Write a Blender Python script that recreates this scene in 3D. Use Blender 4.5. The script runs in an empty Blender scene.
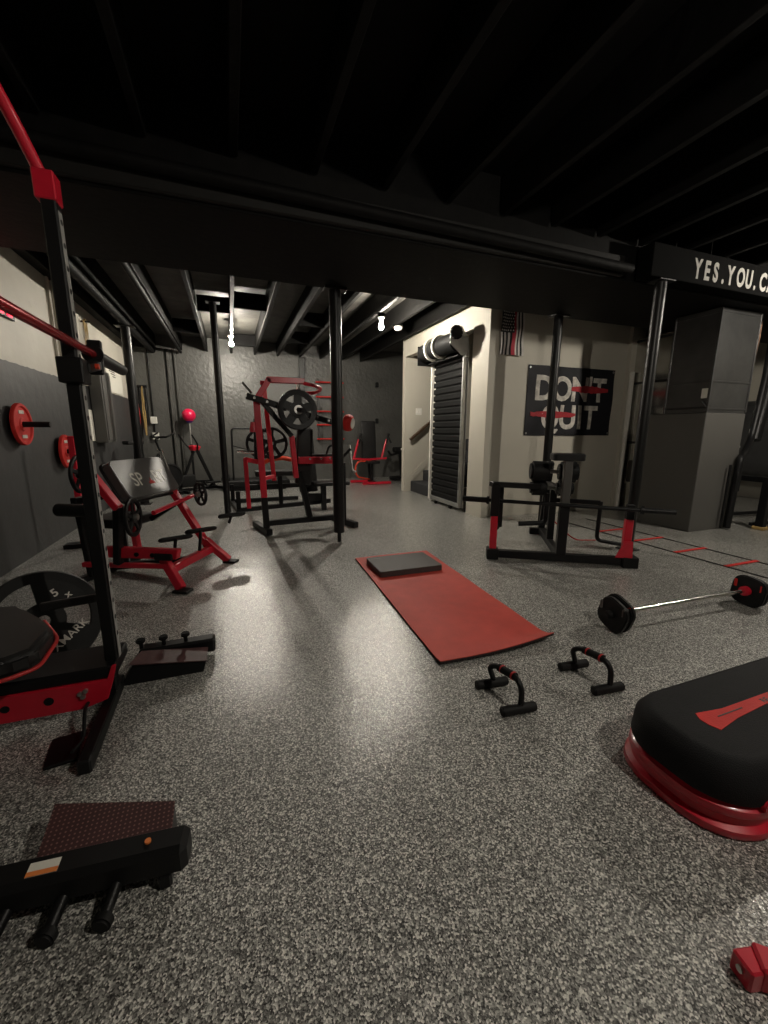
import bpy, bmesh, math, random
from mathutils import Vector as V, Matrix as M
random.seed(7)
PI = math.pi
C = bpy.context.scene.collection
S = bpy.context.scene

# ------------------------------------------------------------------ camera
YAW = math.atan(154 / (405 / math.cos(math.atan(81.4 / 405))))
PITCH = math.atan(81.4 / 405)
cd = bpy.data.cameras.new('camera')
cam = bpy.data.objects.new('camera', cd)
C.objects.link(cam)
cd.sensor_fit = 'VERTICAL'
cd.sensor_height = 36
cd.lens = 405 / 1024 * 36
cd.clip_start = 0.02
cam.matrix_world = (M.Translation((0, 0, 1.1)) @ M.Rotation(-YAW, 4, 'Z') @
                    M.Rotation(PI / 2 - PITCH, 4, 'X') @ M.Rotation(0.0039, 4, 'Z'))
S.camera = cam

# ------------------------------------------------------------------ world, lamps, exposure
w = bpy.data.worlds.new('world')
S.world = w
w.use_nodes = True
bgn = w.node_tree.nodes['Background']
bgn.inputs[0].default_value = (0.9, 0.95, 1.0, 1)
bgn.inputs[1].default_value = 0.012
S.view_settings.view_transform = 'Standard'
S.view_settings.look = 'None'
S.view_settings.exposure = 0.0
S.view_settings.gamma = 1
S.view_settings.use_curve_mapping = False
S.cycles.use_denoising = True
S.cycles.max_bounces = 6
S.cycles.sample_clamp_indirect = 4

BULBS = [  # x, y, z, watts, label
    (0.11, 7.60, 2.50, 125, 'lit bare bulb in a ceiling holder above the far left of the gym'),
    (1.97, 5.42, 2.45, 125, 'lit bare bulb in a ceiling holder in front of the stairwell wall'),
    (5.06, 1.63, 2.45, 118, 'bare ceiling bulb on the near right side of the room, beyond the furnace'),
    (1.60, -0.50, 2.50, 92, 'bare ceiling bulb above the foreground, nearest the viewpoint'),
]

# ------------------------------------------------------------------ materials
def mat(name, col, rough=0.5, metal=0.0, noise=0.12, nscale=12.0, bump=0.0, bscale=60.0, coat=0.0, emit=0.0, spec=0.5):
    m = bpy.data.materials.new(name)
    m.use_nodes = True
    nt = m.node_tree
    b = nt.nodes['Principled BSDF']
    b.inputs['Roughness'].default_value = rough
    b.inputs['Metallic'].default_value = metal
    b.inputs['Coat Weight'].default_value = coat
    b.inputs['Coat Roughness'].default_value = 0.12
    b.inputs['Specular IOR Level'].default_value = spec
    tc = nt.nodes.new('ShaderNodeTexCoord')
    nz = nt.nodes.new('ShaderNodeTexNoise')
    nz.inputs['Scale'].default_value = nscale
    nz.inputs['Detail'].default_value = 5
    nt.links.new(tc.outputs['Object'], nz.inputs['Vector'])
    cr = nt.nodes.new('ShaderNodeValToRGB')
    e = cr.color_ramp.elements
    e[0].position = 0.3
    e[1].position = 0.7
    e[0].color = tuple(c * (1 - noise) for c in col) + (1,)
    e[1].color = tuple(min(1, c * (1 + noise)) for c in col) + (1,)
    nt.links.new(nz.outputs['Fac'], cr.inputs['Fac'])
    nt.links.new(cr.outputs['Color'], b.inputs['Base Color'])
    if bump:
        n2 = nt.nodes.new('ShaderNodeTexNoise')
        n2.inputs['Scale'].default_value = bscale
        n2.inputs['Detail'].default_value = 4
        nt.links.new(tc.outputs['Object'], n2.inputs['Vector'])
        bp = nt.nodes.new('ShaderNodeBump')
        bp.inputs['Strength'].default_value = bump
        bp.inputs['Distance'].default_value = 0.02
        nt.links.new(n2.outputs['Fac'], bp.inputs['Height'])
        nt.links.new(bp.outputs['Normal'], b.inputs['Normal'])
    if emit:
        b.inputs['Emission Color'].default_value = tuple(col) + (1,)
        b.inputs['Emission Strength'].default_value = emit
    return m

def two_tone(name, lo, hi, zsplit):
    """painted concrete: grey below zsplit, beige above, rolled edge slightly uneven"""
    m = mat(name, hi, 0.55, bump=0.25, bscale=9, noise=0.05, nscale=2.5)
    nt = m.node_tree
    b = nt.nodes['Principled BSDF']
    src = b.inputs['Base Color'].links[0].from_socket
    g = nt.nodes.new('ShaderNodeNewGeometry')
    sp = nt.nodes.new('ShaderNodeSeparateXYZ')
    nt.links.new(g.outputs['Position'], sp.inputs[0])
    nz = nt.nodes.new('ShaderNodeTexNoise')
    nz.inputs['Scale'].default_value = 14
    nt.links.new(g.outputs['Position'], nz.inputs['Vector'])
    ad = nt.nodes.new('ShaderNodeMath')
    ad.operation = 'MULTIPLY_ADD'
    nt.links.new(nz.outputs['Fac'], ad.inputs[0])
    ad.inputs[1].default_value = 0.03
    nt.links.new(sp.outputs['Z'], ad.inputs[2])
    gt = nt.nodes.new('ShaderNodeMath')
    gt.operation = 'GREATER_THAN'
    nt.links.new(ad.outputs[0], gt.inputs[0])
    gt.inputs[1].default_value = zsplit
    mx = nt.nodes.new('ShaderNodeMix')
    mx.data_type = 'RGBA'
    nt.links.new(gt.outputs[0], mx.inputs[0])
    mx.inputs[6].default_value = tuple(lo) + (1,)
    nt.links.new(src, mx.inputs[7])
    nt.links.new(mx.outputs[2], b.inputs['Base Color'])
    return m

def floor_mat():
    m = bpy.data.materials.new('flake_epoxy')
    m.use_nodes = True
    nt = m.node_tree
    b = nt.nodes['Principled BSDF']
    tc = nt.nodes.new('ShaderNodeTexCoord')
    def vor(scale):
        v = nt.nodes.new('ShaderNodeTexVoronoi')
        v.inputs['Scale'].default_value = scale
        nt.links.new(tc.outputs['Object'], v.inputs['Vector'])
        s = nt.nodes.new('ShaderNodeSeparateColor')
        nt.links.new(v.outputs['Color'], s.inputs[0])
        return v, s
    v1, s1 = vor(250)
    v2, s2 = vor(420)
    r = nt.nodes.new('ShaderNodeValToRGB')
    r.color_ramp.interpolation = 'CONSTANT'
    stops = [(0.0, (0.012, 0.012, 0.012)), (0.22, (0.10, 0.099, 0.092)), (0.46, (0.26, 0.256, 0.238)),
             (0.66, (0.52, 0.512, 0.475)), (0.84, (0.95, 0.93, 0.87))]
    e = r.color_ramp.elements
    e[0].position, e[0].color = stops[0][0], stops[0][1] + (1,)
    e[1].position, e[1].color = stops[1][0], stops[1][1] + (1,)
    for p, c in stops[2:]:
        x = e.new(p)
        x.color = c + (1,)
    r2 = nt.nodes.new('ShaderNodeValToRGB')
    r2.color_ramp.interpolation = 'CONSTANT'
    r2.color_ramp.elements[0].color = (0.05, 0.048, 0.045, 1)
    r2.color_ramp.elements[1].color = (0.56, 0.545, 0.505, 1)
    r2.color_ramp.elements[1].position = 0.62
    nt.links.new(s1.outputs[0], r.inputs['Fac'])
    nt.links.new(s2.outputs[1], r2.inputs['Fac'])
    mx = nt.nodes.new('ShaderNodeMix')
    mx.data_type = 'RGBA'
    mx.inputs[0].default_value = 0.25
    nt.links.new(r.outputs['Color'], mx.inputs[6])
    nt.links.new(r2.outputs['Color'], mx.inputs[7])
    nt.links.new(mx.outputs[2], b.inputs['Base Color'])
    b.inputs['Roughness'].default_value = 0.45
    b.inputs['Coat Weight'].default_value = 1.0
    b.inputs['Coat Roughness'].default_value = 0.19
    bp = nt.nodes.new('ShaderNodeBump')
    bp.inputs['Strength'].default_value = 0.35
    bp.inputs['Distance'].default_value = 0.004
    nt.links.new(v1.outputs['Distance'], bp.inputs['Height'])
    nt.links.new(bp.outputs['Normal'], b.inputs['Normal'])
    # every flake is tilted a little, so the clear coat glitters
    g = nt.nodes.new('ShaderNodeNewGeometry')
    vs = nt.nodes.new('ShaderNodeVectorMath')
    vs.operation = 'SUBTRACT'
    vs.inputs[1].default_value = (0.5, 0.5, 0.5)
    nt.links.new(v2.outputs['Color'], vs.inputs[0])
    vm = nt.nodes.new('ShaderNodeVectorMath')
    vm.operation = 'SCALE'
    vm.inputs['Scale'].default_value = 0.21
    nt.links.new(vs.outputs[0], vm.inputs[0])
    va = nt.nodes.new('ShaderNodeVectorMath')
    va.operation = 'ADD'
    nt.links.new(g.outputs['Normal'], va.inputs[0])
    nt.links.new(vm.outputs[0], va.inputs[1])
    vn = nt.nodes.new('ShaderNodeVectorMath')
    vn.operation = 'NORMALIZE'
    nt.links.new(va.outputs[0], vn.inputs[0])
    nt.links.new(vn.outputs[0], b.inputs['Coat Normal'])
    return m

def grip_mat():
    """brown-red anti-slip sheet with a grid of pale dots"""
    m = mat('dotted_grip', (0.055, 0.02, 0.02), 0.55)
    nt = m.node_tree
    b = nt.nodes['Principled BSDF']
    src = b.inputs['Base Color'].links[0].from_socket
    tc = nt.nodes['Texture Coordinate']
    v = nt.nodes.new('ShaderNodeTexVoronoi')
    v.inputs['Scale'].default_value = 88
    v.inputs['Randomness'].default_value = 0.0
    nt.links.new(tc.outputs['Object'], v.inputs['Vector'])
    v.voronoi_dimensions = '2D'
    lt = nt.nodes.new('ShaderNodeMath')
    lt.operation = 'LESS_THAN'
    lt.inputs[1].default_value = 0.2
    nt.links.new(v.outputs['Distance'], lt.inputs[0])
    mx = nt.nodes.new('ShaderNodeMix')
    mx.data_type = 'RGBA'
    nt.links.new(lt.outputs[0], mx.inputs[0])
    nt.links.new(src, mx.inputs[6])
    mx.inputs[7].default_value = (0.22, 0.12, 0.11, 1)
    nt.links.new(mx.outputs[2], b.inputs['Base Color'])
    return m

K = dict(
    floor=floor_mat(),
    wall_l=two_tone('painted_block_wall', (0.044, 0.044, 0.044), (0.52, 0.49, 0.42), 1.67),
    grey_wall=mat('dark_grey_painted_concrete', (0.088, 0.087, 0.081), 0.38, bump=0.6, bscale=14, noise=0.12, nscale=3),
    grey_trim=mat('dark_grey_pilaster_paint', (0.035, 0.035, 0.034), 0.4, bump=0.2),
    beige=mat('beige_drywall_paint', (0.50, 0.47, 0.40), 0.6, noise=0.03, nscale=3, bump=0.05, bscale=40),
    block=mat('beige_painted_block', (0.44, 0.42, 0.37), 0.55, noise=0.05, nscale=3, bump=0.25, bscale=8),
    blackpaint=mat('black_painted_timber', (0.0038, 0.0036, 0.0035), 0.65, noise=0.3, bump=0.15, bscale=20, spec=0.12),
    sidebeam=mat('scuffed_black_board', (0.012, 0.0115, 0.011), 0.6, spec=0.2),
    fartimber=mat('bulb_lit_black_joist', (0.007, 0.0067, 0.0063), 0.6, noise=0.3, bump=0.15, bscale=20, spec=0.12),  # lighter copy of the black timber: bulb light on far joists put into colour
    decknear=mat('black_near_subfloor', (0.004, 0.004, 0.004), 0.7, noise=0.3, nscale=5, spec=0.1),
    decklit=mat('bulb_lit_black_subfloor', (0.075, 0.072, 0.064), 0.55, spec=0.3, noise=0.35, nscale=5, bump=0.2, bscale=14),  # lighter copy of the black subfloor, with the far bulbs' light in its colour
    black=mat('black_powder_coat', (0.005, 0.005, 0.0055), 0.45, noise=0.2, spec=0.3),
    pole=mat('black_gloss_steel', (0.006, 0.006, 0.006), 0.38, noise=0.2, spec=0.35),
    rubber=mat('black_rubber', (0.008, 0.008, 0.008), 0.6, spec=0.25, noise=0.3, bump=0.08, bscale=200),
    vinyl=mat('black_vinyl', (0.012, 0.0115, 0.0115), 0.45, spec=0.3, noise=0.2, bump=0.06, bscale=150),
    vinylgrey=mat('dark_grey_vinyl', (0.085, 0.083, 0.08), 0.35, noise=0.12, bump=0.06, bscale=120),
    red=mat('red_powder_coat', (0.56, 0.010, 0.030), 0.33, noise=0.1, coat=0.3),
    redbar=mat('red_anodised_steel', (0.36, 0.012, 0.018), 0.25, metal=0.5, noise=0.08),
    redmatte=mat('red_rubber', (0.52, 0.024, 0.020), 0.6, spec=0.25, noise=0.08, bump=0.1, bscale=150),
    orange=mat('orange_red_coat', (0.6, 0.05, 0.02), 0.4, noise=0.1),
    matred=mat('red_foam_mat', (0.56, 0.062, 0.045), 0.62, noise=0.07, bump=0.12, bscale=260),
    matedge=mat('dark_mat_underside', (0.02, 0.012, 0.012), 0.7),
    redtrim=mat('red_piping', (0.45, 0.02, 0.02), 0.5),
    foam=mat('charcoal_foam', (0.045, 0.038, 0.036), 0.55, noise=0.1, bump=0.1, bscale=220),
    chrome=mat('chrome', (0.75, 0.74, 0.72), 0.18, metal=1.0, noise=0.03),
    steel=mat('bare_steel', (0.5, 0.49, 0.47), 0.35, metal=0.9, noise=0.08),
    galv=mat('galvanised_sheet', (0.42, 0.42, 0.41), 0.36, metal=0.85, noise=0.15, nscale=7, bump=0.05, bscale=5),
    galvshine=mat('bright_duct_sheet', (0.62, 0.61, 0.58), 0.17, metal=1.0, noise=0.12, nscale=4, bump=0.06, bscale=3),
    strip=mat('lit_face_grey', (0.34, 0.335, 0.32), 0.5),  # lamp light on the rack upright's side, put into a pale grey
    galvdark=mat('dull_galvanised_sheet', (0.07, 0.07, 0.07), 0.34, metal=0.6, noise=0.2, nscale=5, bump=0.05, bscale=4),
    cabinet=mat('grey_enamel_cabinet', (0.085, 0.082, 0.076), 0.45, noise=0.06, nscale=2),
    cabinet_dk=mat('dark_enamel_tank', (0.05, 0.05, 0.05), 0.4),
    shutter=mat('black_shutter_steel', (0.006, 0.006, 0.006), 0.6, noise=0.15, spec=0.15),
    signwhite=mat('white_sign_paint', (0.30, 0.29, 0.27), 0.7, noise=0.05, spec=0.2),
    white=mat('white_plastic', (0.72, 0.70, 0.64), 0.45, noise=0.03),
    paper=mat('white_paper', (0.70, 0.68, 0.60), 0.7, noise=0.03),
    ink=mat('dark_ink', (0.03, 0.03, 0.03), 0.6),
    banner=mat('black_banner_cloth', (0.012, 0.012, 0.016), 0.6, noise=0.25, nscale=9, spec=0.3),
    letters=mat('worn_white_print', (0.58, 0.55, 0.50), 0.7, noise=0.35, nscale=16),
    strike=mat('red_print', (0.42, 0.02, 0.03), 0.6, noise=0.2, nscale=20),
    flagblack=mat('black_flag_cloth', (0.015, 0.015, 0.015), 0.7),
    flagwhite=mat('white_flag_cloth', (0.60, 0.57, 0.54), 0.7),
    flagred=mat('red_flag_cloth', (0.38, 0.02, 0.04), 0.7),
    carpet=mat('black_stair_carpet', (0.02, 0.02, 0.022), 0.9, bump=0.3, bscale=120),
    wood=mat('dark_stained_rail', (0.06, 0.035, 0.02), 0.4),
    brown=mat('brown_weathered_board', (0.10, 0.05, 0.05), 0.55, noise=0.3, nscale=20),
    grip=grip_mat(),
    yellow=mat('tan_rubber_band', (0.42, 0.28, 0.10), 0.5),
    led=mat('red_led', (1.0, 0.01, 0.05), 0.5, emit=3.0, noise=0),
    ballred=mat('red_ball_rubber', (0.75, 0.01, 0.07), 0.3, noise=0.05, coat=0.3),
    ballblue=mat('dark_blue_rubber', (0.03, 0.01, 0.12), 0.3),
    signface=mat('black_sign_board', (0.004, 0.004, 0.004), 0.85, spec=0.03),
    copper=mat('copper_line', (0.20, 0.11, 0.07), 0.4, metal=0.6),
    orangelabel=mat('orange_label_print', (0.75, 0.22, 0.05), 0.6),
    steptop=mat('black_step_rubber', (0.011, 0.011, 0.012), 0.7, spec=0.2, noise=0.15, bump=0.25, bscale=320),
)

# ------------------------------------------------------------------ object helpers
ROOT = {}
def props(o, label=None, cat=None, group=None, kind=None):
    if label: o['label'] = label
    if cat: o['category'] = cat
    if group: o['group'] = group
    if kind: o['kind'] = kind
    return o

def thing(name, label, cat, loc, group=None, rz=0.0):
    o = bpy.data.objects.new(name, None)
    C.objects.link(o)
    o.empty_display_size = 0.1
    o.location = loc
    o.rotation_euler = (0, 0, rz)
    ROOT[o.name] = M.Translation(loc) @ M.Rotation(rz, 4, 'Z')
    return props(o, label, cat, group)

def frame(d, up=(0, 0, 1)):
    """matrix whose Z is d and whose Y is as near to up as can be"""
    z = V(d).normalized()
    u = V(up)
    if abs(z.dot(u.normalized())) > 0.999:
        u = V((0, 1, 0))
    x = u.cross(z).normalized()
    y = z.cross(x)
    return M((x, y, z)).transposed().to_4x4()

class MB:
    def __init__(self):
        self.bm = bmesh.new()
        self.mats = []
        self.cur = 0
    def use(self, m):
        if m not in self.mats: self.mats.append(m)
        self.cur = self.mats.index(m)
        return self
    def merge(self, t, mx=None):
        if mx is not None: t.transform(mx)
        for f in t.faces: f.material_index = self.cur
        me = bpy.data.meshes.new('t')
        t.to_mesh(me)
        t.free()
        self.bm.from_mesh(me)
        bpy.data.meshes.remove(me)
        return self
    def box(self, c, s, rot=None, bev=0.004, seg=1):
        t = bmesh.new()
        bmesh.ops.create_cube(t, size=1)
        t.transform(M.Diagonal((s[0], s[1], s[2], 1)))
        if bev:
            bmesh.ops.bevel(t, geom=t.edges[:], offset=min(bev, min(s) * 0.45), segments=seg, profile=0.6, affect='EDGES', clamp_overlap=True)
        return self.merge(t, M.Translation(c) @ (rot.to_4x4() if rot else M.Identity(4)))
    def bar(self, p0, p1, w=0.06, h=0.06, up=(0, 0, 1), bev=0.005, e=0.0):
        p0, p1 = V(p0), V(p1)
        d = p1 - p0
        L = d.length + 2 * e
        return self.box((p0 + p1) / 2, (w, h, L), frame(d, up).to_3x3(), bev)
    def cyl(self, p0, p1, r, r2=None, seg=24, bev=0.0):
        p0, p1 = V(p0), V(p1)
        d = p1 - p0
        t = bmesh.new()
        bmesh.ops.create_cone(t, cap_ends=True, segments=seg, radius1=r, radius2=r if r2 is None else r2, depth=d.length)
        if bev:
            ed = [e for e in t.edges if len(e.link_faces) == 2 and any(len(f.verts) > 4 for f in e.link_faces)]
            bmesh.ops.bevel(t, geom=ed, offset=bev, segments=2, affect='EDGES', clamp_overlap=True)
        return self.merge(t, M.Translation((p0 + p1) / 2) @ frame(d))
    def sph(self, c, r, s=(1, 1, 1), seg=24):
        t = bmesh.new()
        bmesh.ops.create_uvsphere(t, u_segments=seg, v_segments=seg // 2, radius=r)
        t.transform(M.Diagonal((s[0], s[1], s[2], 1)))
        return self.merge(t, M.Translation(c))
    def tube(self, pts, r, seg=12, fillet=0.0, n=6, closed=False):
        seg = max(seg, 12)
        P = [V(p) for p in pts]
        if fillet:
            Q = [P[0]]
            for i in range(1, len(P) - 1):
                a, b, c = P[i - 1], P[i], P[i + 1]
                f = min(fillet, (a - b).length * 0.48, (c - b).length * 0.48)
                s, e = b + (a - b).normalized() * f, b + (c - b).normalized() * f
                for k in range(n + 1):
                    t = k / n
                    Q.append(s * (1 - t) ** 2 + b * 2 * t * (1 - t) + e * t * t)
            Q.append(P[-1])
            P = Q
        N = len(P)
        t = bmesh.new()
        rings = []
        up = None
        for i in range(N):
            if closed: d = P[(i + 1) % N] - P[i - 1]
            elif i == 0: d = P[1] - P[0]
            elif i == N - 1: d = P[-1] - P[-2]
            else: d = (P[i + 1] - P[i]).normalized() + (P[i] - P[i - 1]).normalized()
            d.normalize()
            if up is None:
                up = V((0, 0, 1)) if abs(d.z) < 0.9 else V((0, 1, 0))
            x = up.cross(d).normalized()
            y = d.cross(x)
            up = y
            rr = r[i] if isinstance(r, (list, tuple)) else r
            rings.append([t.verts.new(P[i] + (x * math.cos(a) + y * math.sin(a)) * rr)
                          for a in [2 * PI * k / seg for k in range(seg)]])
        for i in range(N if closed else N - 1):
            A, B = rings[i], rings[(i + 1) % N]
            for k in range(seg):
                t.faces.new((A[k], A[(k + 1) % seg], B[(k + 1) % seg], B[k]))
        if not closed:
            t.faces.new(rings[0][::-1])
            t.faces.new(rings[-1])
        return self.merge(t)
    def lathe(self, prof, base, axis, seg=40, full=True):
        """prof: closed list of (r, h) around axis through base"""
        t = bmesh.new()
        mx = M.Translation(base) @ frame(axis)
        rings = []
        for k in range(seg):
            a = 2 * PI * k / seg
            rings.append([t.verts.new((rr * math.cos(a), rr * math.sin(a), hh)) for rr, hh in prof])
        n = len(prof)
        for k in range(seg):
            A, B = rings[k], rings[(k + 1) % seg]
            for i in range(n if full else n - 1):
                j = (i + 1) % n
                try: t.faces.new((A[i], B[i], B[j], A[j]))
                except ValueError: pass
        bmesh.ops.remove_doubles(t, verts=t.verts[:], dist=1e-5)
        bmesh.ops.recalc_face_normals(t, faces=t.faces[:])
        return self.merge(t, mx)
    def prism(self, pts, origin, ux, uy, thick, bev=0.0, seg=2):
        """polygon in the plane (ux, uy), extruded by thick along ux x uy"""
        ux, uy = V(ux).normalized(), V(uy).normalized()
        un = ux.cross(uy).normalized()
        t = bmesh.new()
        a = [t.verts.new(V(origin) + ux * x + uy * y) for x, y in pts]
        b = [t.verts.new(v.co + un * thick) for v in a]
        n = len(a)
        t.faces.new(a[::-1])
        t.faces.new(b)
        for i in range(n):
            t.faces.new((a[i], a[(i + 1) % n], b[(i + 1) % n], b[i]))
        bmesh.ops.recalc_face_normals(t, faces=t.faces[:])
        if bev:
            bmesh.ops.bevel(t, geom=t.edges[:], offset=bev, segments=seg, affect='EDGES', clamp_overlap=True)
        return self.merge(t)
    def build(self, name, m=None, parent=None, label=None, cat=None, group=None, kind=None, loc=None, smooth=35):
        if m is not None and not self.mats: self.mats = [m]
        if parent is not None:
            r = parent
            while r.parent: r = r.parent
            if r.name in ROOT: self.bm.transform(ROOT[r.name].inverted())
            else: self.bm.transform(M.Translation(-r.location))
        elif loc is not None:
            self.bm.transform(M.Translation(-V(loc)))
        me = bpy.data.meshes.new(name)
        bmesh.ops.recalc_face_normals(self.bm, faces=self.bm.faces[:])
        self.bm.to_mesh(me)
        self.bm.free()
        for q in self.mats: me.materials.append(q)
        me.shade_smooth()
        me.set_sharp_from_angle(angle=math.radians(smooth))
        o = bpy.data.objects.new(name, me)
        C.objects.link(o)
        if parent is not None: o.parent = parent
        elif loc is not None: o.location = loc
        return props(o, label, cat, group, kind)

def text_bm(txt, size, origin, ux, uy, depth=0.002, sx=1.0, offset=0.0, space=1.0, align='LEFT'):
    cu = bpy.data.curves.new('txt', 'FONT')
    cu.body = txt
    cu.size = size
    cu.extrude = depth / 2
    cu.offset = offset
    cu.space_character = space
    cu.align_x = align
    cu.resolution_u = 4
    ob = bpy.data.objects.new('txt', cu)
    C.objects.link(ob)
    bpy.context.view_layer.update()
    me = bpy.data.meshes.new_from_object(ob.evaluated_get(bpy.context.evaluated_depsgraph_get()))
    bpy.data.objects.remove(ob)
    bpy.data.curves.remove(cu)
    t = bmesh.new()
    t.from_mesh(me)
    bpy.data.meshes.remove(me)
    ux, uy = V(ux).normalized(), V(uy).normalized()
    un = ux.cross(uy).normalized()
    uy2 = uy
    mx = M((ux * sx, uy2, un)).transposed().to_4x4()
    t.transform(M.Translation(origin) @ mx)
    return t

def struct(name, mb, m, loc=None):
    return mb.build(name, m, kind='structure', loc=loc)

def ang(p, c, r, a):
    return (c[0] + r * math.cos(a), c[1] + r * math.sin(a))

def round_poly(w, h, r, n=6):
    out = []
    for cx, cy, a0 in ((w / 2 - r, h / 2 - r, 0), (-w / 2 + r, h / 2 - r, PI / 2), (-w / 2 + r, -h / 2 + r, PI), (w / 2 - r, -h / 2 + r, 1.5 * PI)):
        for k in range(n + 1):
            a = a0 + PI / 2 * k / n
            out.append((cx + r * math.cos(a), cy + r * math.sin(a)))
    return out

# weight plate with openings: rim, hub, spokes, returned as a mesh builder
def plate_mb(c, axis, R, th, spokes=6, rim=0.2, hub=0.3, spw=0.22):
    mb = MB()
    c, axis = V(c), V(axis).normalized()
    b = c - axis * th / 2
    mb.lathe([(R * (1 - rim), 0.15 * th), (R * 0.96, 0), (R, 0.15 * th), (R, 0.85 * th), (R * 0.96, th), (R * (1 - rim), 0.85 * th)], b, axis, 48)
    mb.lathe([(0.026, 0), (R * hub, 0.1 * th), (R * hub, 0.9 * th), (0.026, th)], b, axis, 32)
    F = frame(axis)
    for k in range(spokes):
        a = 2 * PI * k / spokes + 0.26
        d = (F @ V((math.cos(a), math.sin(a), 0)))
        mb.bar(c + d * R * hub * 0.9, c + d * R * (1 - rim * 0.8), R * spw, th * 0.6, up=axis, bev=0.003)
    return mb

# ================================================================== STRUCTURE
XL, XR, YB, YF = -1.70, 8.3, -2.6, 9.2
ZJ, ZD = 2.62, 2.88
mb = MB().box(((XL + XR) / 2, (YB + YF) / 2, -0.05), (XR - XL + 0.4, YF - YB + 0.4, 0.1), bev=0)
struct('floor', mb, K['floor'])
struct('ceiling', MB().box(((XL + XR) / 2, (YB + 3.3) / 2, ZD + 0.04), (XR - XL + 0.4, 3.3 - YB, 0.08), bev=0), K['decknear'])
struct('ceiling_far', MB().box(((XL + XR) / 2, (YF + 3.3) / 2, ZD + 0.04), (XR - XL + 0.4, YF - 3.3, 0.08), bev=0), K['decklit'])
struct('wall_left', MB().box((XL - 0.1, (YB + YF) / 2, 1.45), (0.2, YF - YB + 0.4, 2.9), bev=0), K['wall_l'])
struct('wall_back', MB().box(((XL + 4.2) / 2, YF + 0.1, 1.45), (4.2 - XL + 0.1, 0.2, 2.9), bev=0), K['grey_wall'])
struct('wall_near', MB().box(((XL + XR) / 2, YB - 0.1, 1.45), (XR - XL + 0.4, 0.2, 2.9), bev=0), K['grey_wall'])
struct('wall_right', MB().box((XR + 0.1, (YB + YF) / 2, 1.45), (0.2, YF - YB + 0.4, 2.9), bev=0), K['beige'])
# stairwell: partition with the doorway, header, far wall with handrail
mb = MB()
mb.box((3.01, 4.53, 1.44), (0.12, 0.36, 2.88), bev=0)              # strip beside the shutter
mb.box((3.01, 5.785, 2.62), (0.12, 2.15, 0.52), bev=0)             # header
struct('wall_stair', mb, K['beige'])
struct('wall_stair_far', MB().box((4.07, 6.92, 1.44), (2.24, 0.12, 2.88), bev=0), K['beige'])
struct('wall_banner', MB().box((4.28, 4.41, 1.44), (2.42, 0.12, 2.88), bev=0), K['beige'])
struct('wall_stair_end', MB().box((5.25, 5.6, 1.44), (0.12, 2.6, 2.88), bev=0), K['beige'])
struct('wall_utility', MB().box((6.75, 5.3, 1.44), (3.1, 0.12, 2.88), bev=0), K['block'])
# white jamb between stair opening and shutter
struct('trim_1', MB().box((2.96, 5.74, 1.12), (0.06, 0.05, 2.24), bev=0.006), K['white'])
# skirt board climbing the far stair wall
struct('trim_2', MB().prism([(2.96, 0), (3.06, 0), (3.06, 0.12), (4.0, 1.05), (4.0, 1.2), (2.96, 0.18)], (0, 6.86, 0), (1, 0, 0), (0, 0, 1), 0.015, 0.002), K['beige'])
# back wall pilaster and shallow bump-out
struct('trim_3', MB().box((1.52, 9.17, 1.31), (0.12, 0.07, 2.62), bev=0.005), K['grey_trim'])
struct('trim_4', MB().box((-1.04, 9.16, 1.31), (0.04, 0.08, 2.62), bev=0.005), K['grey_wall'])
struct('trim_5', MB().box((-0.92, 9.17, 1.31), (0.03, 0.06, 2.62), bev=0.005), K['grey_wall'])
struct('wall_back_left', MB().box((-1.40, 9.14, 1.31), (0.6, 0.12, 2.62), bev=0.004), K['grey_wall'])
# plumbing chase lines on the beige part of the left wall
struct('trim_6', MB().box((-1.685, 5.52, 2.16), (0.03, 0.03, 0.98), bev=0.004), K['beige'])
struct('trim_7', MB().box((-1.685, 5.66, 2.16), (0.03, 0.03, 0.98), bev=0.004), K['beige'])
# black sill plate on top of the side walls
struct('trim_8', MB().box((-1.66, 3.3, 2.72), (0.14, 11.8, 0.14), bev=0.004), K['blackpaint'])

# ceiling joists (near bay and far bay) and main beam
xs = [-1.25 + 0.456 * i for i in range(21)]
for i, x in enumerate(xs):
    for y0, y1 in ((YB, 2.78), (3.9, 9.2)):
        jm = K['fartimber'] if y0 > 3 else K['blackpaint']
        if y0 > 3 and x > 2.9:
            if x > 5.35: y1 = 5.24
            else: y1 = 4.34
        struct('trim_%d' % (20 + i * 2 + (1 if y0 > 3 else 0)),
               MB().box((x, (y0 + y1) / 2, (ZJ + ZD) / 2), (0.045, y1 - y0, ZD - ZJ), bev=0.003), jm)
struct('trim_70', MB().box(((XL + XR) / 2, 3.345, 2.615), (XR - XL, 1.09, 0.53), bev=0.006), K['blackpaint'])     # boxed main beam
struct('trim_71', MB().box((0.72, 2.775, 2.44), (4.84, 0.04, 0.15), bev=0.006), K['sidebeam'])  # board along its near face
mb = MB()
for x, y in ((-0.10, 6.3), (0.35, 6.0), (1.27, 6.6), (1.27, 7.9), (-0.55, 7.7), (0.35, 8.5)):
    mb.box((x, y, 2.75), (0.41, 0.04, 0.2), bev=0.003)
struct('trim_72', mb, K['blackpaint'])

def single(name, mb, m, label, cat, loc, group=None, smooth=35):
    return mb.build(name, m, label=label, cat=cat, group=group, loc=loc, smooth=smooth)

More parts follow.
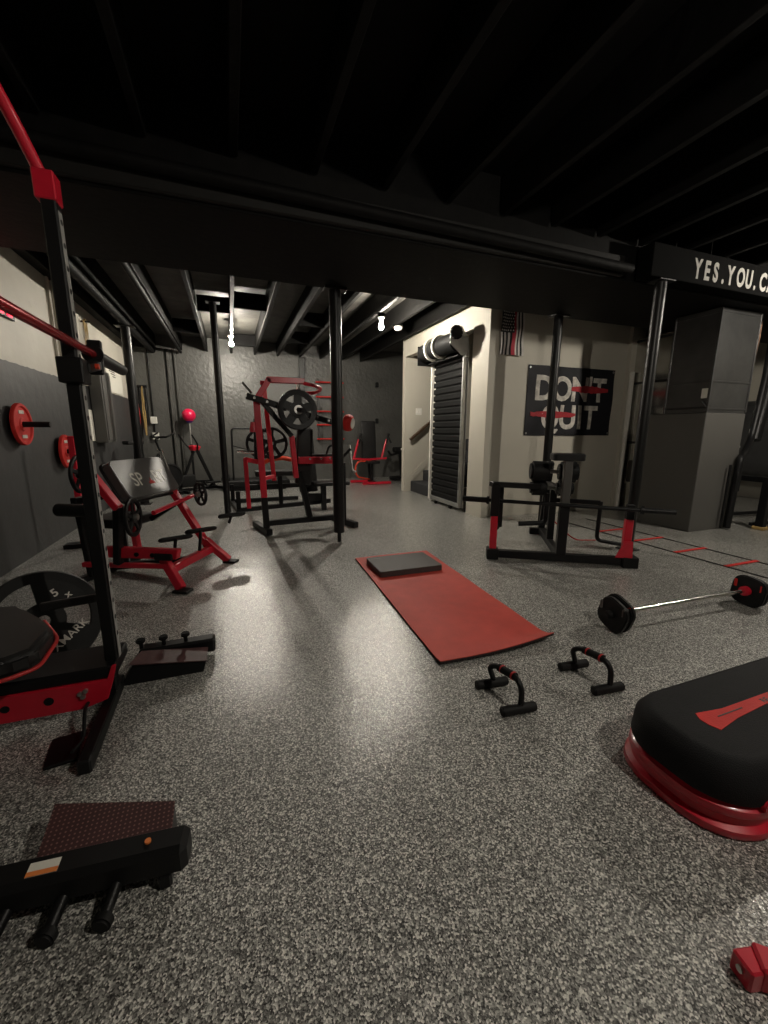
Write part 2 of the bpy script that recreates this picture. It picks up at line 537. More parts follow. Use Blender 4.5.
# pipes under the joists
single('drain_pipe', MB().cyl((XL + 0.02, 2.70, 2.48), (3.15, 2.70, 2.40), 0.035, seg=20), K['blackpaint'],
       'long black pipe running along the top of the main ceiling beam', 'pipe', (0.7, 2.70, 2.44))
single('conduit_pipe', MB().cyl((-1.28, 4.0, 2.56), (-1.28, 9.1, 2.56), 0.05, seg=20), K['blackpaint'],
       'thick black pipe under the joists, nearest the left wall', 'pipe', (-1.28, 6.5, 2.56))
single('gas_pipe', MB().cyl((-0.80, 3.95, 2.57), (-0.80, 9.1, 2.57), 0.028, seg=16), K['blackpaint'],
       'thin black pipe under the joists, second from the left wall', 'pipe', (-0.80, 6.5, 2.57))

# support columns
def column(x, y, r, top, label, base=True):
    t = thing('support_column', label, 'column', (x, y, 0), 'black steel support columns')
    MB().cyl((x, y, 0.012), (x, y, top - 0.012), r, seg=32).build('shaft', K['pole'], t)
    if base: MB().box((x, y, 0.006), (r * 3.2, r * 3.2, 0.012), bev=0.002).build('base_plate', K['pole'], t)
    MB().box((x, y, top - 0.006), (r * 4, r * 2.8, 0.012), bev=0.002).build('cap_plate', K['pole'], t)
column(-0.10, 5.62, 0.040, 2.60, 'thin black steel column left of the centre, behind the reddish preacher bench', base=False)
t = thing('support_column', 'thick black steel column in the centre, in front of the red leverage machine', 'column', (0.96, 3.86, 0), 'black steel support columns')
MB().cyl((0.96, 3.86, 0.10), (0.96, 3.86, 2.33), 0.054, seg=32).build('shaft', K['pole'], t)
MB().cyl((0.96, 3.86, 0.0), (0.96, 3.86, 0.12), 0.020, seg=16).build('jack_screw', K['pole'], t)
MB().box((0.96, 3.86, 2.34), (0.2, 0.1, 0.02), bev=0.002).build('cap_plate', K['pole'], t)
column(3.485, 3.84, 0.048, 2.35, 'black steel column standing in front of the left part of the slogan banner')
column(3.47, 2.67, 0.045, 2.34, 'black steel column under the left end of the white-lettered sign')
column(-1.28, 6.9, 0.060, 2.51, 'black steel column near the left wall, below the thick black pipe')

# ================================================================== LAMPS
for x, y, z, wt, lab in BULBS:
    t = thing('ceiling_bulb', lab, 'lamp', (x, y, z), 'bare bulbs on the ceiling')
    MB().cyl((x, y, z + 0.12), (x, y, ZJ), 0.05, seg=24).build('junction_box', K['blackpaint'], t)
    MB().lathe([(0.0, 0.0), (0.050, 0.0), (0.048, 0.02), (0.03, 0.045), (0.022, 0.11), (0.0, 0.11)], (x, y, z + 0.14), (0, 0, -1), 24, False).build('lamp_holder', K['white'], t)
    bm_ = mat('lit_bulb_glass', (1.0, 0.92, 0.79), 0.3, emit=wt / (4 * PI * PI * 0.034 ** 2), noise=0)
    g = MB().sph((x, y, z), 0.034, seg=20)
    g.cyl((x, y, z + 0.02), (x, y, z + 0.05), 0.026, 0.02, seg=16)
    g.build('bulb', bm_, t, label='glowing warm bulb')
t = thing('smoke_detector', 'small round white smoke detector on the ceiling beside the right-hand bulb', 'smoke detector', (2.45, 6.0, 2.62))
MB().lathe([(0, 0), (0.065, 0), (0.065, 0.02), (0.05, 0.045), (0, 0.05)], (2.45, 6.0, 2.62), (0, 0, -1), 28, False).build('housing', K['white'], t)
MB().lathe([(0, 0), (0.02, 0), (0.016, 0.006), (0, 0.008)], (2.45, 6.0, 2.57), (0, 0, -1), 16, False).build('grille', K['white'], t)
MB().box((2.42, 6.0, 2.63), (0.16, 0.14, 0.02), bev=0.002).build('mounting_board', K['blackpaint'], t)

# ================================================================== STAIRS, DOOR, HANDRAIL
t = thing('staircase', 'dark carpeted steps climbing to the right inside the beige stairwell', 'stairs', (3.1, 6.3, 0))
for i in range(8):
    x0 = 3.08 + i * 0.25
    MB().box((x0 + 0.14, 6.29, 0.095 + i * 0.19), (0.30, 1.1, 0.19), bev=0.012).build('step', K['carpet'], t)
t = thing('handrail', 'dark wooden handrail slanting up the beige stairwell wall', 'handrail', (3.25, 6.83, 1.1))
MB().bar((3.03, 6.79, 0.94), (3.95, 6.79, 1.68), 0.05, 0.045).build('rail', K['wood'], t)
for x in (3.14, 3.62):
    z = 0.94 + (x - 3.03) * 0.804
    MB().tube([(x, 6.86, z - 0.09), (x, 6.80, z - 0.08), (x, 6.79, z - 0.02)], 0.008, 10, 0.02).build('bracket', K['steel'], t)
t = thing('light_switch', 'white double light switch plate above the stair handrail', 'switch', (3.22, 6.855, 1.44))
MB().box((3.22, 6.855, 1.44), (0.12, 0.008, 0.12), bev=0.003).build('plate', K['white'], t)
for dx in (-0.025, 0.025):
    MB().box((3.22 + dx, 6.848, 1.44), (0.018, 0.012, 0.045), bev=0.002).build('toggle', K['white'], t)

t = thing('roller_shutter', 'narrow black ribbed roller shutter beside the stairs', 'shutter', (2.93, 5.2, 0))
prof = []
z = 0.10
while z < 2.16:
    prof += [(0.0, z), (0.018, z + 0.018), (0.018, z + 0.072), (0.0, z + 0.088)]
    z += 0.095
pts = [(2.93 - a, zz) for a, zz in prof] + [(2.945, z), (2.945, 0.10)]
MB().prism([(p[0], p[1]) for p in pts], (0, 5.70, 0), (1, 0, 0), (0, 0, 1), 0.86, 0).build('curtain', K['shutter'], t, smooth=20)
for y, m_ in ((5.70, K['white']), (4.81, K['galv'])):
    g = MB().box((2.90, y, 1.12), (0.05, 0.035, 2.14), bev=0.003)
    g.box((2.935, y, 1.12), (0.02, 0.075, 2.14), bev=0.003)
    g.build('guide_track', m_, t, label='white guide track' if y > 5 else 'galvanised guide track')
g = MB().box((2.92, 5.255, 0.075), (0.05, 0.84, 0.06), bev=0.006)
g.build('bottom_bar', K['galv'], t, label='silver bottom bar')
for y in (5.5, 5.05):
    MB().cyl((2.90, y - 0.02, 0.025), (2.90, y + 0.02, 0.025), 0.024).build('foot', K['rubber'], t)
g = MB().cyl((2.78, 4.80, 2.22), (2.78, 5.74, 2.22), 0.125, seg=40)
g.build('coil_drum', K['shutter'], t)
for y in (5.22, 5.45):
    MB().lathe([(0.127, 0), (0.155, 0), (0.155, 0.03), (0.127, 0.03)], (2.78, y, 2.22), (0, 1, 0), 40).build('strap_ring', K['white'], t, label='white ring around the drum')
g = MB().prism([(-0.14, 0.16), (0.02, 0.20), (0.13, 0.05), (0.13, -0.15), (0.03, -0.15), (-0.14, -0.02)], (2.80, 4.79, 2.20), (1, 0, 0), (0, 0, 1), 0.012, 0.002)
g.box((2.905, 4.785, 2.06), (0.05, 0.07, 0.06), bev=0.004)
g.build('end_bracket', K['galv'], t, label='galvanised end bracket')
MB().box((2.80, 5.76, 2.18), (0.26, 0.012, 0.27), bev=0.003).build('end_bracket', K['shutter'], t)
g = MB()
for k in range(10):
    a = 2 * PI * k / 10
    g.bar((2.73, 4.75, 2.31), (2.73 + 0.085 * math.cos(a), 4.75, 2.31 + 0.085 * math.sin(a)), 0.04, 0.03, up=(0, 1, 0))
g.cyl((2.73, 4.73, 2.31), (2.73, 4.77, 2.31), 0.07, seg=30)
g.build('sprocket', K['shutter'], t, label='toothed black chain wheel')
MB().box((2.86, 5.27, 2.06), (0.10, 0.86, 0.02), bev=0.002).build('hood_lip', K['shutter'], t)

# ================================================================== FLAG AND BANNER
def cloth(name, mats, W, Hh, origin, cols, rows, matfn, amp, parent, wav=2.2, seed=0):
    """hanging cloth in the XZ plane, bulging towards -Y, 3 mm thick"""
    bm = bmesh.new()
    rnd = random.Random(seed)
    ph = rnd.random() * 6
    def p(i, j, back):
        x = W * i / cols
        z = -Hh * j / rows
        y = -amp * (0.5 + 0.5 * math.sin(wav * 2 * PI * i / cols + ph + 1.1 * j / rows)) - amp * 0.4 * math.sin(3.1 * j / rows * PI + i * 0.2)
        return V(origin) + V((x, y + (0.003 if back else 0), z))
    F = [[bm.verts.new(p(i, j, 0)) for j in range(rows + 1)] for i in range(cols + 1)]
    B = [[bm.verts.new(p(i, j, 1)) for j in range(rows + 1)] for i in range(cols + 1)]
    for i in range(cols):
        for j in range(rows):
            f = bm.faces.new((F[i][j], F[i][j + 1], F[i + 1][j + 1], F[i + 1][j])); f.material_index = matfn(i, j)
            f = bm.faces.new((B[i][j], B[i + 1][j], B[i + 1][j + 1], B[i][j + 1])); f.material_index = matfn(i, j)
    for i in range(cols):
        for j, s in ((0, 1), (rows, -1)):
            bm.faces.new((F[i][j], F[i + 1][j], B[i + 1][j], B[i][j])).material_index = matfn(i, min(j, rows - 1))
    for j in range(rows):
        for i in (0, cols):
            bm.faces.new((F[i][j], B[i][j], B[i][j + 1], F[i][j + 1])).material_index = matfn(min(i, cols - 1), j)
    g = MB()
    g.bm = bm
    g.mats = mats
    return g.build(name, None, parent), p

t = thing('hanging_flag', 'small black and white striped flag with one red stripe, hung upright high on the wall', 'flag', (3.23, 4.30, 2.45))
def ff(i, j):
    s = i // 2
    if s < 7 and j < 10: return 0
    if s == 6 or s == 7: return 2
    return 1 if s % 2 == 0 else 0
o, p = cloth('cloth', [K['flagblack'], K['flagwhite'], K['flagred']], 0.34, 0.50, (3.07, 4.315, 2.50), 26, 20, ff, 0.018, t, 1.6, 3)
g = MB()
for i in range(6):
    for j in range(7):
        x = 0.018 + i * 0.030 + (0.012 if j % 2 else 0)
        z = -0.025 - j * 0.033
        yy = p(x / 0.34 * 26, -z / 0.50 * 20, 0).y
        st = [(0.012 * (1 if k % 2 == 0 else 0.5) * math.sin(PI * k / 5), 0.012 * (1 if k % 2 == 0 else 0.42) * math.cos(PI * k / 5)) for k in range(10)]
        g.prism(st, (3.07 + x, yy - 0.001, 2.50 + z), (1, 0, 0), (0, 0, 1), 0.002)
g.build('stars', K['flagwhite'], t, label='rows of white stars')
MB().cyl((3.04, 4.325, 2.505), (3.44, 4.325, 2.505), 0.008).build('hanging_rod', K['black'], t)

bx0, bz1, bw, bh = 3.53, 1.915, 1.44, 0.87
t = thing('slogan_banner', 'black cloth wall banner reading DON\'T QUIT in worn white letters with red strokes', 'banner', (bx0 + bw / 2, 4.33, bz1 - bh))
o, p = cloth('cloth', [K['banner']], bw, bh, (bx0, 4.34, bz1), 48, 28, lambda i, j: 0, 0.014, t, 2.6, 5)
def on_banner(tm, m, name, label=None):
    """lay letters on the waving cloth"""
    for v in tm.verts:
        i = (v.co.x - bx0) / bw * 48
        j = (bz1 - v.co.z) / bh * 28
        v.co.y = v.co.y - 4.34 + p(i, j, 0).y - 0.0035
    g = MB()
    g.merge(tm)
    return g.build(name, m, t, label=label)
def letters(word, x0, zb, name):
    x = x0
    for ch, wd in word:
        tm = text_bm(ch, 0.42, (x, 4.34, zb), (1, 0, 0), (0, 0, 1), 0.002, 0.92, 0.012)
        bmesh.ops.subdivide_edges(tm, edges=tm.edges[:], cuts=2)
        on_banner(tm, K['letters'], name)
        x += wd
letters([('D', 0.285), ('O', 0.30), ('N', 0.285), ("'", 0.09), ('T', 0.25)], bx0 + 0.115, bz1 - 0.415, 'white_letter')
letters([('Q', 0.31), ('U', 0.285), ('I', 0.125), ('T', 0.25)], bx0 + 0.235, bz1 - 0.775, 'white_letter')
def stroke(x0, x1, z, h, seed):
    rnd = random.Random(seed)
    top, bot = [], []
    n = 16
    for k in range(n + 1):
        u = k / n
        x = x0 + (x1 - x0) * u
        e = h * (0.35 + 0.65 * math.sin(PI * min(1, max(0.08, u * 1.0)) * 0.9 + 0.15)) * 0.5
        top.append((x, z + e + rnd.uniform(-0.006, 0.006)))
        bot.append((x, z - e + rnd.uniform(-0.006, 0.006)))
    g = MB().prism(top + bot[::-1], (0, 4.338, 0), (1, 0, 0), (0, 0, 1), 0.002)
    tm = g.bm.copy(); g.bm.free()
    for v in tm.verts: v.co.y = 4.336 + (v.co.y - 4.338)
    on_banner(tm, K['strike'], 'brush_stroke', 'red brush stroke across the letters')
stroke(bx0 + 0.70, bx0 + 1.34, bz1 - 0.27, 0.09, 1)
stroke(bx0 + 0.07, bx0 + 0.80, bz1 - 0.60, 0.085, 2)
for x, z in ((0.03, -0.03), (bw - 0.03, -0.03), (0.03, -bh + 0.03), (bw - 0.03, -bh + 0.03)):
    yy = p(x / bw * 48, -z / bh * 28, 0).y
    MB().lathe([(0.006, 0), (0.013, 0), (0.013, 0.004), (0.006, 0.004)], (bx0 + x, yy, bz1 + z), (0, -1, 0), 16).build('grommet', K['steel'], t)

# ================================================================== SIGN
t = thing('slogan_sign', 'black sign board with white letters YES.YOU.CAN under the ceiling at the right', 'sign', (4.6, 2.63, 2.34))
MB().box((5.0, 2.70, 2.475), (3.42, 0.14, 0.25), bev=0.006).build('board', K['signface'], t)
x = 3.79
for ch, wd in (('Y', 0.135), ('E', 0.125), ('S', 0.128), ('.', 0.075), ('Y', 0.135), ('O', 0.135), ('U', 0.135), ('.', 0.085), ('C', 0.13), ('A', 0.14), ('N', 0.14), ('.', 0.07)):
    g = MB()
    g.merge(text_bm(ch, 0.208, (x, 2.629, 2.395), (1, 0, 0), (0, 0, 1), 0.004, 0.68, 0.007))
    g.build('letter', K['signwhite'], t, label='white letter' if ch != '.' else 'white full stop')
    x += wd * 0.935

# ================================================================== FURNACE, DUCTS, PIPES
t = thing('furnace', 'tall grey furnace cabinet with a shiny sheet metal plenum on top', 'furnace', (5.05, 3.25, 0))
MB().box((5.045, 3.26, 0.65), (0.65, 0.66, 1.30), bev=0.006).build('cabinet', K['cabinet'], t, label='grey enamel lower cabinet')
MB().box((5.05, 3.17, 1.82), (0.63, 0.46, 1.04), bev=0.004).build('plenum', K['galvdark'], t, label='sheet metal plenum')
g = MB()
for z in (1.34, 1.62, 2.30):
    g.box((5.05, 3.17, z), (0.645, 0.475, 0.02), bev=0.003)
for x, y in ((4.735, 2.94), (5.365, 2.94), (4.735, 3.40)):
    g.box((x, y, 1.82), (0.02, 0.02, 1.02), bev=0.003)
g.build('seam_trim', K['galvdark'], t)
MB().prism([(-0.23, 0), (0.23, 0), (0.16, 0.06), (-0.18, 0.06)], (4.70, 3.17, 1.36), (0, 1, 0), (0, 0, 1), 0.03, 0.002).build('filter_slot', K['galvdark'], t)
MB().box((4.731, 2.99, 1.50), (0.004, 0.06, 0.10), bev=0.001).build('label_sticker', K['paper'], t, label='small white sticker')
t = thing('return_duct', 'sheet metal return duct standing against the beige wall behind the furnace', 'duct', (5.55, 4.0, 0))
MB().box((5.60, 4.00, 1.17), (0.62, 0.62, 2.34), bev=0.005).build('duct_body', K['galvshine'], t)
g = MB()
for z in (0.02, 0.95, 1.75, 2.30):
    g.box((5.60, 4.00, z), (0.645, 0.645, 0.03), bev=0.003)
g.build('joint_flange', K['galvdark'], t)
MB().box((5.29, 4.05, 0.55), (0.05, 0.34, 0.30), bev=0.01).build('access_panel', K['galvdark'], t)
single('vent_pipe', MB().tube([(5.235, 4.28, 0.0), (5.235, 4.28, 1.9)], 0.03, 16), K['white'],
       'thin white plastic pipe standing in the wall corner left of the ducts', 'pipe', (5.235, 4.28, 0))
# pipes and tank right of the furnace
t = thing('condensate_pipe', 'black pipework running down the right side of the furnace cabinet', 'pipe', (5.45, 2.95, 0))
MB().tube([(6.30, 3.30, 2.34), (6.12, 3.2, 1.75), (5.86, 3.1, 1.02), (5.60, 3.0, 0.86), (5.30, 2.87, 0.82), (5.27, 2.87, 0.02)], 0.036, 14, 0.08).build('pipe', K['black'], t)
MB().tube([(5.19, 2.89, 0.74), (5.19, 2.89, 0.02)], 0.012, 12).build('drain_line', K['black'], t)
MB().box((5.29, 2.86, 0.55), (0.07, 0.05, 0.22), bev=0.01).build('valve', K['rubber'], t)
for z in (0.84, 0.93):
    MB().cyl((5.40, 2.98, z), (5.52, 3.03, z), 0.02).build('coupling', K['steel'], t, label='silver coupling')
t = thing('refrigerant_line', 'copper and black insulated line hanging beside the plenum', 'pipe', (5.75, 3.3, 1.3))
MB().tube([(5.73, 3.2, 2.34), (5.70, 3.2, 2.05), (5.62, 3.15, 1.65), (5.44, 3.06, 1.27)], 0.035, 14, 0.15).build('insulated_hose', K['rubber'], t)
MB().tube([(5.76, 3.14, 2.34), (5.74, 3.13, 2.05), (5.55, 3.05, 1.80), (5.43, 3.0, 1.50)], 0.008, 8, 0.15).build('copper_tube', K['copper'], t, label='thin copper tube')
single('flue_pipe', MB().tube([(6.60, 3.35, 2.34), (6.50, 3.35, 1.6), (6.30, 3.3, 1.0)], 0.07, 20, 0.1), K['black'],
       'thick black flue pipe right of the furnace', 'pipe', (6.3, 3.55, 0.9))
t = thing('oil_tank', 'big dark grey rounded tank raised on legs in the utility corner at the right edge', 'tank', (7.8, 3.4, 0))
MB().prism(round_poly(0.70, 1.20, 0.28, 8), (7.85, 4.9, 0.98), (1, 0, 0), (0, 0, 1), 3.2, 0.02).build('tank', K['cabinet_dk'], t)
for y in (1.9, 3.3, 4.7):
    MB().box((7.85, y, 0.19), (0.5, 0.06, 0.38), bev=0.004).build('leg', K['black'], t)
t = thing('low_rack', 'low black rack with rails on the floor right of the furnace', 'rack', (6.1, 3.0, 0))
for y in (2.82, 3.32):
    MB().bar((5.60, y, 0.05), (6.7, y - 0.1, 0.05), 0.04, 0.04).build('rail', K['black'], t)
for y in (2.74, 3.35):
    MB().bar((5.64, y, 0.0), (5.64, y, 0.60), 0.08, 0.08).build('post', K['black'], t)
MB().bar((5.64, 2.74, 0.57), (5.64, 3.35, 0.57), 0.06, 0.06).build('top_rail', K['black'], t)
MB().box((5.64, 2.74, 0.02), (0.11, 0.11, 0.035), bev=0.004).build('foot_cap', K['yellow'], t, label='yellow foot cap')

# ================================================================== FLOOR ITEMS
# exercise mat, near edge lifting a little
t = thing('exercise_mat', 'long red exercise mat lying on the speckled floor', 'mat', (1.20, 2.39, 0))
bm = bmesh.new()
nx, ny = 16, 40
X0, X1, Y0, Y1 = 0.865, 1.545, 1.545, 3.24
def mz(i, j):
    u, v = i / nx, j / ny
    lift = max(0, 1 - v * 16) ** 2 * (0.012 + 0.028 * u * u)
    return 0.015 + lift * 0.9 + 0.0012 * math.sin(v * 19 + u * 3)
def mp(i, j, dz):
    u, v = i / nx, j / ny
    cut = 0.022 * (1 if (i in (0, nx) and j in (0, ny)) else 0)
    x = X0 + (X1 - X0) * u + 0.08 * v
    y = Y0 + (Y1 - Y0) * v - (0.018 * math.sin(u * PI) if j == 0 else 0)
    return (x, y, max(0.001, mz(i, j) + dz))
def mat_sheet(z0, z1, m, name, parent):
    bm = bmesh.new()
    A = [[bm.verts.new(mp(i, j, z1)) for j in range(ny + 1)] for i in range(nx + 1)]
    B = [[bm.verts.new(mp(i, j, z0)) for j in range(ny + 1)] for i in range(nx + 1)]
    for i in range(nx):
        for j in range(ny):
            bm.faces.new((A[i][j], A[i + 1][j], A[i + 1][j + 1], A[i][j + 1]))
            bm.faces.new((B[i][j], B[i][j + 1], B[i + 1][j + 1], B[i + 1][j]))
    for i in range(nx):
        bm.faces.new((A[i][0], B[i][0], B[i + 1][0], A[i + 1][0]))
        bm.faces.new((A[i][ny], A[i + 1][ny], B[i + 1][ny], B[i][ny]))
    for j in range(ny):
        bm.faces.new((A[0][j], A[0][j + 1], B[0][j + 1], B[0][j]))
        bm.faces.new((A[nx][j], B[nx][j], B[nx][j + 1], A[nx][j + 1]))
    g = MB(); g.bm = bm
    return g.build(name, m, parent)
mat_sheet(-0.004, 0.0, K['matred'], 'top_layer', t)
mat_sheet(-0.016, -0.0042, K['matedge'], 'underside', t)

def balance_pad():
    g = MB().prism(round_poly(0.52, 0.37, 0.02), (1.245, 2.885, 0.0180), (1, -0.01, 0), (0.01, 1, 0), 0.045, 0.006)
    t = thing('foam_pad', 'thin charcoal foam kneeling pad lying on the far end of the red mat', 'pad', (1.235, 2.89, 0.0145))
    g.build('pad', K['foam'], t)
    MB().box((1.06, 3.02, 0.0634), (0.09, 0.014, 0.0006), bev=0).build('printed_mark', K['cabinet'], t, label='pale printed mark')
balance_pad()

# push-up bars
def pushup_bar(cx, cy, w, lab, wn):
    t = thing('pushup_bar', lab, 'push-up bar', (cx, cy, 0), 'push-up bars near the red mat')
    y0, y1 = cy + w / 2, cy - w / 2
    for y in (y0, y1):
        g = MB().cyl((cx - 0.075, y + 0.008, 0.02), (cx + 0.075, y - 0.008, 0.02), 0.019, seg=20, bev=0.004)
        g.build('foot', K['rubber'], t)
    dx = -0.03
    g = MB().tube([(cx + 0.01, y0, 0.03), (cx + dx + 0.01, y0 - 0.004, 0.105), (cx + dx + 0.02, y0 - 0.04, 0.13), (cx + 0.01, y1 + 0.03, 0.13), (cx + 0.012, y1 + 0.004, 0.10), (cx + 0.01, y1, 0.03)], 0.0115, 14, 0.03)
    g.build('handle_frame', K['black'], t)
    MB().tube([(cx + dx + 0.02, y0 - 0.055, 0.13), (cx + 0.012, y1 + 0.045, 0.13)], 0.0165, 16).build('foam_grip', K['rubber'], t)
    for q in (0.25, 0.85):
        a = V((cx + dx + 0.02, y0 - 0.05, 0.13)).lerp(V((cx + 0.012, y1 + 0.04, 0.13)), q)
        MB().cyl(a - V((0, 0.004, 0)), a + V((0, 0.004, 0)), 0.0178).build('grip_ring', K['redtrim'], t, label='dark red ring')
    return t
pushup_bar(1.00, 1.235, 0.18, 'black push-up bar left of its pair, nearest the corner of the red mat', 0)
pushup_bar(1.445, 1.215, 0.19, 'black push-up bar right of its pair, nearest the black step platform', 1)

# small barbell
t = thing('light_barbell', 'short chrome barbell with rounded black and red plates on the floor', 'barbell', (2.5, 1.5, 0))
a, b = V((1.90, 1.525, 0.105)), V((3.12, 1.475, 0.105))
d = (b - a).normalized()
MB().cyl(a, b, 0.0125, seg=20).build('bar', K['chrome'], t)
for s, c in ((1, a + d * 0.07), (-1, b - d * 0.07)):
    F = frame(d)
    for k, (off, sz) in enumerate(((0, 0.188), (-0.036 * s, 0.180))):
        o = c + d * off
        pts = round_poly(sz, sz, 0.062, 7)
        rot = 0.35 if s == 1 else 0.12
        pts = [(x * math.cos(rot) - y * math.sin(rot), x * math.sin(rot) + y * math.cos(rot)) for x, y in pts]
        zlow = min(p_[1] for p_ in pts)
        g = MB().prism(pts, o - d * 0.015 + V((0, 0, -0.105 - zlow + 0.002)), V((-d.y, d.x, 0)), (0, 0, 1), 0.030, 0.007)
        pl = g.build('plate', K['rubber'], t)
        for y in (-0.07, 0.07):
            MB().box(o + V((0, y, -0.105 - zlow + 0.04 - 0.0)), (0.036, 0.018, 0.05), bev=0.004).build('grip_insert', K['redmatte'] if k == 0 else K['cabinet'], pl, label='red grip insert' if k == 0 else 'grey grip insert')
    MB().cyl(c + d * 0.02 * s, c + d * 0.055 * s, 0.03, seg=20, bev=0.004).build('collar', K['red'], t, label='red collar')
    MB().cyl(c - d * 0.09 * s, c - d * 0.055 * s, 0.022, seg=20, bev=0.004).build('collar', K['rubber'], t)

# aerobic step
t = thing('step_platform', 'big black aerobic step on red risers in the right foreground', 'step platform', (1.62, 0.62, 0))
def oval(x0, x1, cy, hw, n=14, flare=0.0):
    """long rounded platform outline"""
    out = []
    r = hw * 0.78
    for cx, cy2, a0 in ((x1 - r, cy + hw - r, 0), (x0 + r, cy + hw - r, PI / 2), (x0 + r, cy - hw + r, PI), (x1 - r, cy - hw + r, 1.5 * PI)):
        for k in range(n + 1):
            a = a0 + PI / 2 * k / n
            out.append((cx + r * math.cos(a), cy2 + r * math.sin(a)))
    return out
sx0, sx1, scy, shw = 1.176, 2.25, 0.688, 0.184
def loft(layers, m, name, parent, label=None):
    bm = bmesh.new()
    rings = []
    for (x0, x1, hw, z) in layers:
        rings.append([bm.verts.new((x, y, z)) for x, y in oval(x0, x1, scy, hw)])
    n = len(rings[0])
    for A, B in zip(rings, rings[1:]):
        for i in range(n):
            bm.faces.new((A[i], A[(i + 1) % n], B[(i + 1) % n], B[i]))
    bm.faces.new(rings[0][::-1]); bm.faces.new(rings[-1])
    g = MB(); g.bm = bm
    return g.build(name, m, parent, label=label, smooth=50)
loft([(sx0 - 0.004, sx1, shw + 0.004, 0.100), (sx0 - 0.008, sx1 + 0.003, shw + 0.008, 0.112), (sx0 - 0.003, sx1 - 0.003, shw + 0.002, 0.180), (sx0 + 0.018, sx1 - 0.018, shw - 0.018, 0.211),
      (sx0 + 0.030, sx1 - 0.030, shw - 0.030, 0.218), (sx0 + 0.040, sx1 - 0.040, shw - 0.040, 0.220)], K['steptop'], 'platform', t, 'black rubber topped platform')
def riser(z0, z1, gx, name):
    loft([(sx0 - gx, sx1 + gx, shw + gx, z0), (sx0 - gx - 0.006, sx1 + gx + 0.006, shw + gx + 0.006, z0 + 0.008),
          (sx0 - gx - 0.004, sx1 + gx + 0.004, shw + gx + 0.004, z0 + 0.026), (sx0 - gx + 0.012, sx1 + gx - 0.012, shw + gx - 0.012, z0 + 0.034), (sx0 - gx + 0.016, sx1 + gx - 0.016, shw + gx - 0.016, z1)], K['red'], name, t, 'red riser ring')
riser(0.0, 0.06, 0.012, 'riser')
riser(0.06, 0.105, 0.004, 'riser')
for x in (1.30, 1.75):
    MB().lathe([(0.010, 0), (0.018, 0), (0.018, 0.012), (0.010, 0.012)], (x, scy - shw - 0.012, 0.105), (0, 1, 0), 18).build('locking_pin', K['red'], t)
st = MB().prism([(-0.005, 0.036), (-0.02, 0.014), (-0.022, -0.012), (-0.010, -0.040), (0.10, -0.026), (0.42, -0.012), (0.42, 0.014), (0.10, 0.020)], (1.335, scy - 0.004, 0.2195), (1, 0.02, 0), (-0.02, 1, 0), 0.0022)
st.build('centre_stripe', K['redmatte'], t, label='flared red stripe')
MB().box((1.44, scy - 0.003, 0.2222), (0.12, 0.004, 0.001), bev=0).build('stripe_line', K['ink'], t)
g = MB(); g.merge(text_bm('RE', 0.024, (1.60, scy - 0.012, 0.2218), (1, 0.02, 0), (-0.02, 1, 0), 0.001, 1.3, 0.0006))
g.build('stripe_lettering', K['ink'], t, label='black lettering on the stripe')

# red bent foot at the lower right corner
t = thing('machine_foot', 'bent red steel bracket poking in at the bottom right corner', 'bracket', (0.95, 0.31, 0))
MB().box((0.925, 0.325, 0.025), (0.05, 0.045, 0.05), M.Rotation(-0.25, 3, 'Z'), bev=0.004).build('end_cap', K['red'], t)
MB().bar((0.935, 0.325, 0.03), (1.12, 0.16, 0.03), 0.055, 0.056).build('tube', K['red'], t)
MB().cyl((0.897, 0.332, 0.03), (0.904, 0.330, 0.03), 0.007).build('bolt', K['steel'], t)

# agility ladder
t = thing('agility_ladder', 'flat agility ladder with black straps and red rungs on the floor by the furnace', 'agility ladder', (4.0, 2.5, 0))
for x in (4.20, 3.80):
    MB().bar((x, 3.85, 0.004), (x - 0.02, 0.9, 0.004), 0.022, 0.003, bev=0).build('strap', K['rubber'], t)
for k in range(7):
    y = 3.28 - k * 0.42
    MB().box((4.0, y, 0.006), (0.43, 0.035, 0.004), bev=0.0015).build('rung', K['redmatte'], t, label='flat red rung')

t = thing('slant_board', 'slant board with dotted grip top and labelled black bar, lower left corner', 'slant board', (-0.36, 1.05, 0), 'slant boards with pegged bars')
# wedge: high at far edge
t_ = bmesh.new()
vb = [t_.verts.new(q) for q in ((-0.505, 0.985, 0), (-0.212, 0.985, 0), (-0.212, 1.085, 0), (-0.515, 1.175, 0), (-0.505, 0.985, 0.066), (-0.212, 0.985, 0.066), (-0.212, 1.082, 0.084), (-0.515, 1.172, 0.097))]
for f in ((0, 3, 2, 1), (4, 5, 6, 7), (0, 1, 5, 4), (1, 2, 6, 5), (2, 3, 7, 6), (3, 0, 4, 7)): t_.faces.new([vb[q] for q in f])
MB().merge(t_).build('wedge_body', K['black'], t)
g = MB().prism([(-0.150, -0.082), (0.146, -0.086), (0.146, 0.012), (-0.155, 0.100)], (-0.357, 1.075, 0.0850), (1, 0, 0), (0, 0.985, 0.165), 0.003)
g.build('grip_sheet', K['grip'], t, label='brown-red sheet with pale dots')
def bl(u, y=0.0, z=0.0):
    """point along the bar, u from the right end"""
    return V((-0.165 - u, 0.955 + u * 0.095 + y, 0.07 + z))
MB().bar(bl(0.62), bl(0), 0.078, 0.078, bev=0.014).build('crossbar', K['black'], t)
for u in (0.37, 0.262, 0.155):
    MB().cyl(bl(u, -0.03, -0.02), bl(u + 0.018, -0.085, -0.048), 0.013).build('peg', K['black'], t)
    MB().cyl(bl(u + 0.015, -0.080, -0.048), bl(u + 0.022, -0.102, -0.049), 0.021, bev=0.004).build('peg_knob', K['rubber'], t)
e = (bl(0) - bl(1)).normalized()
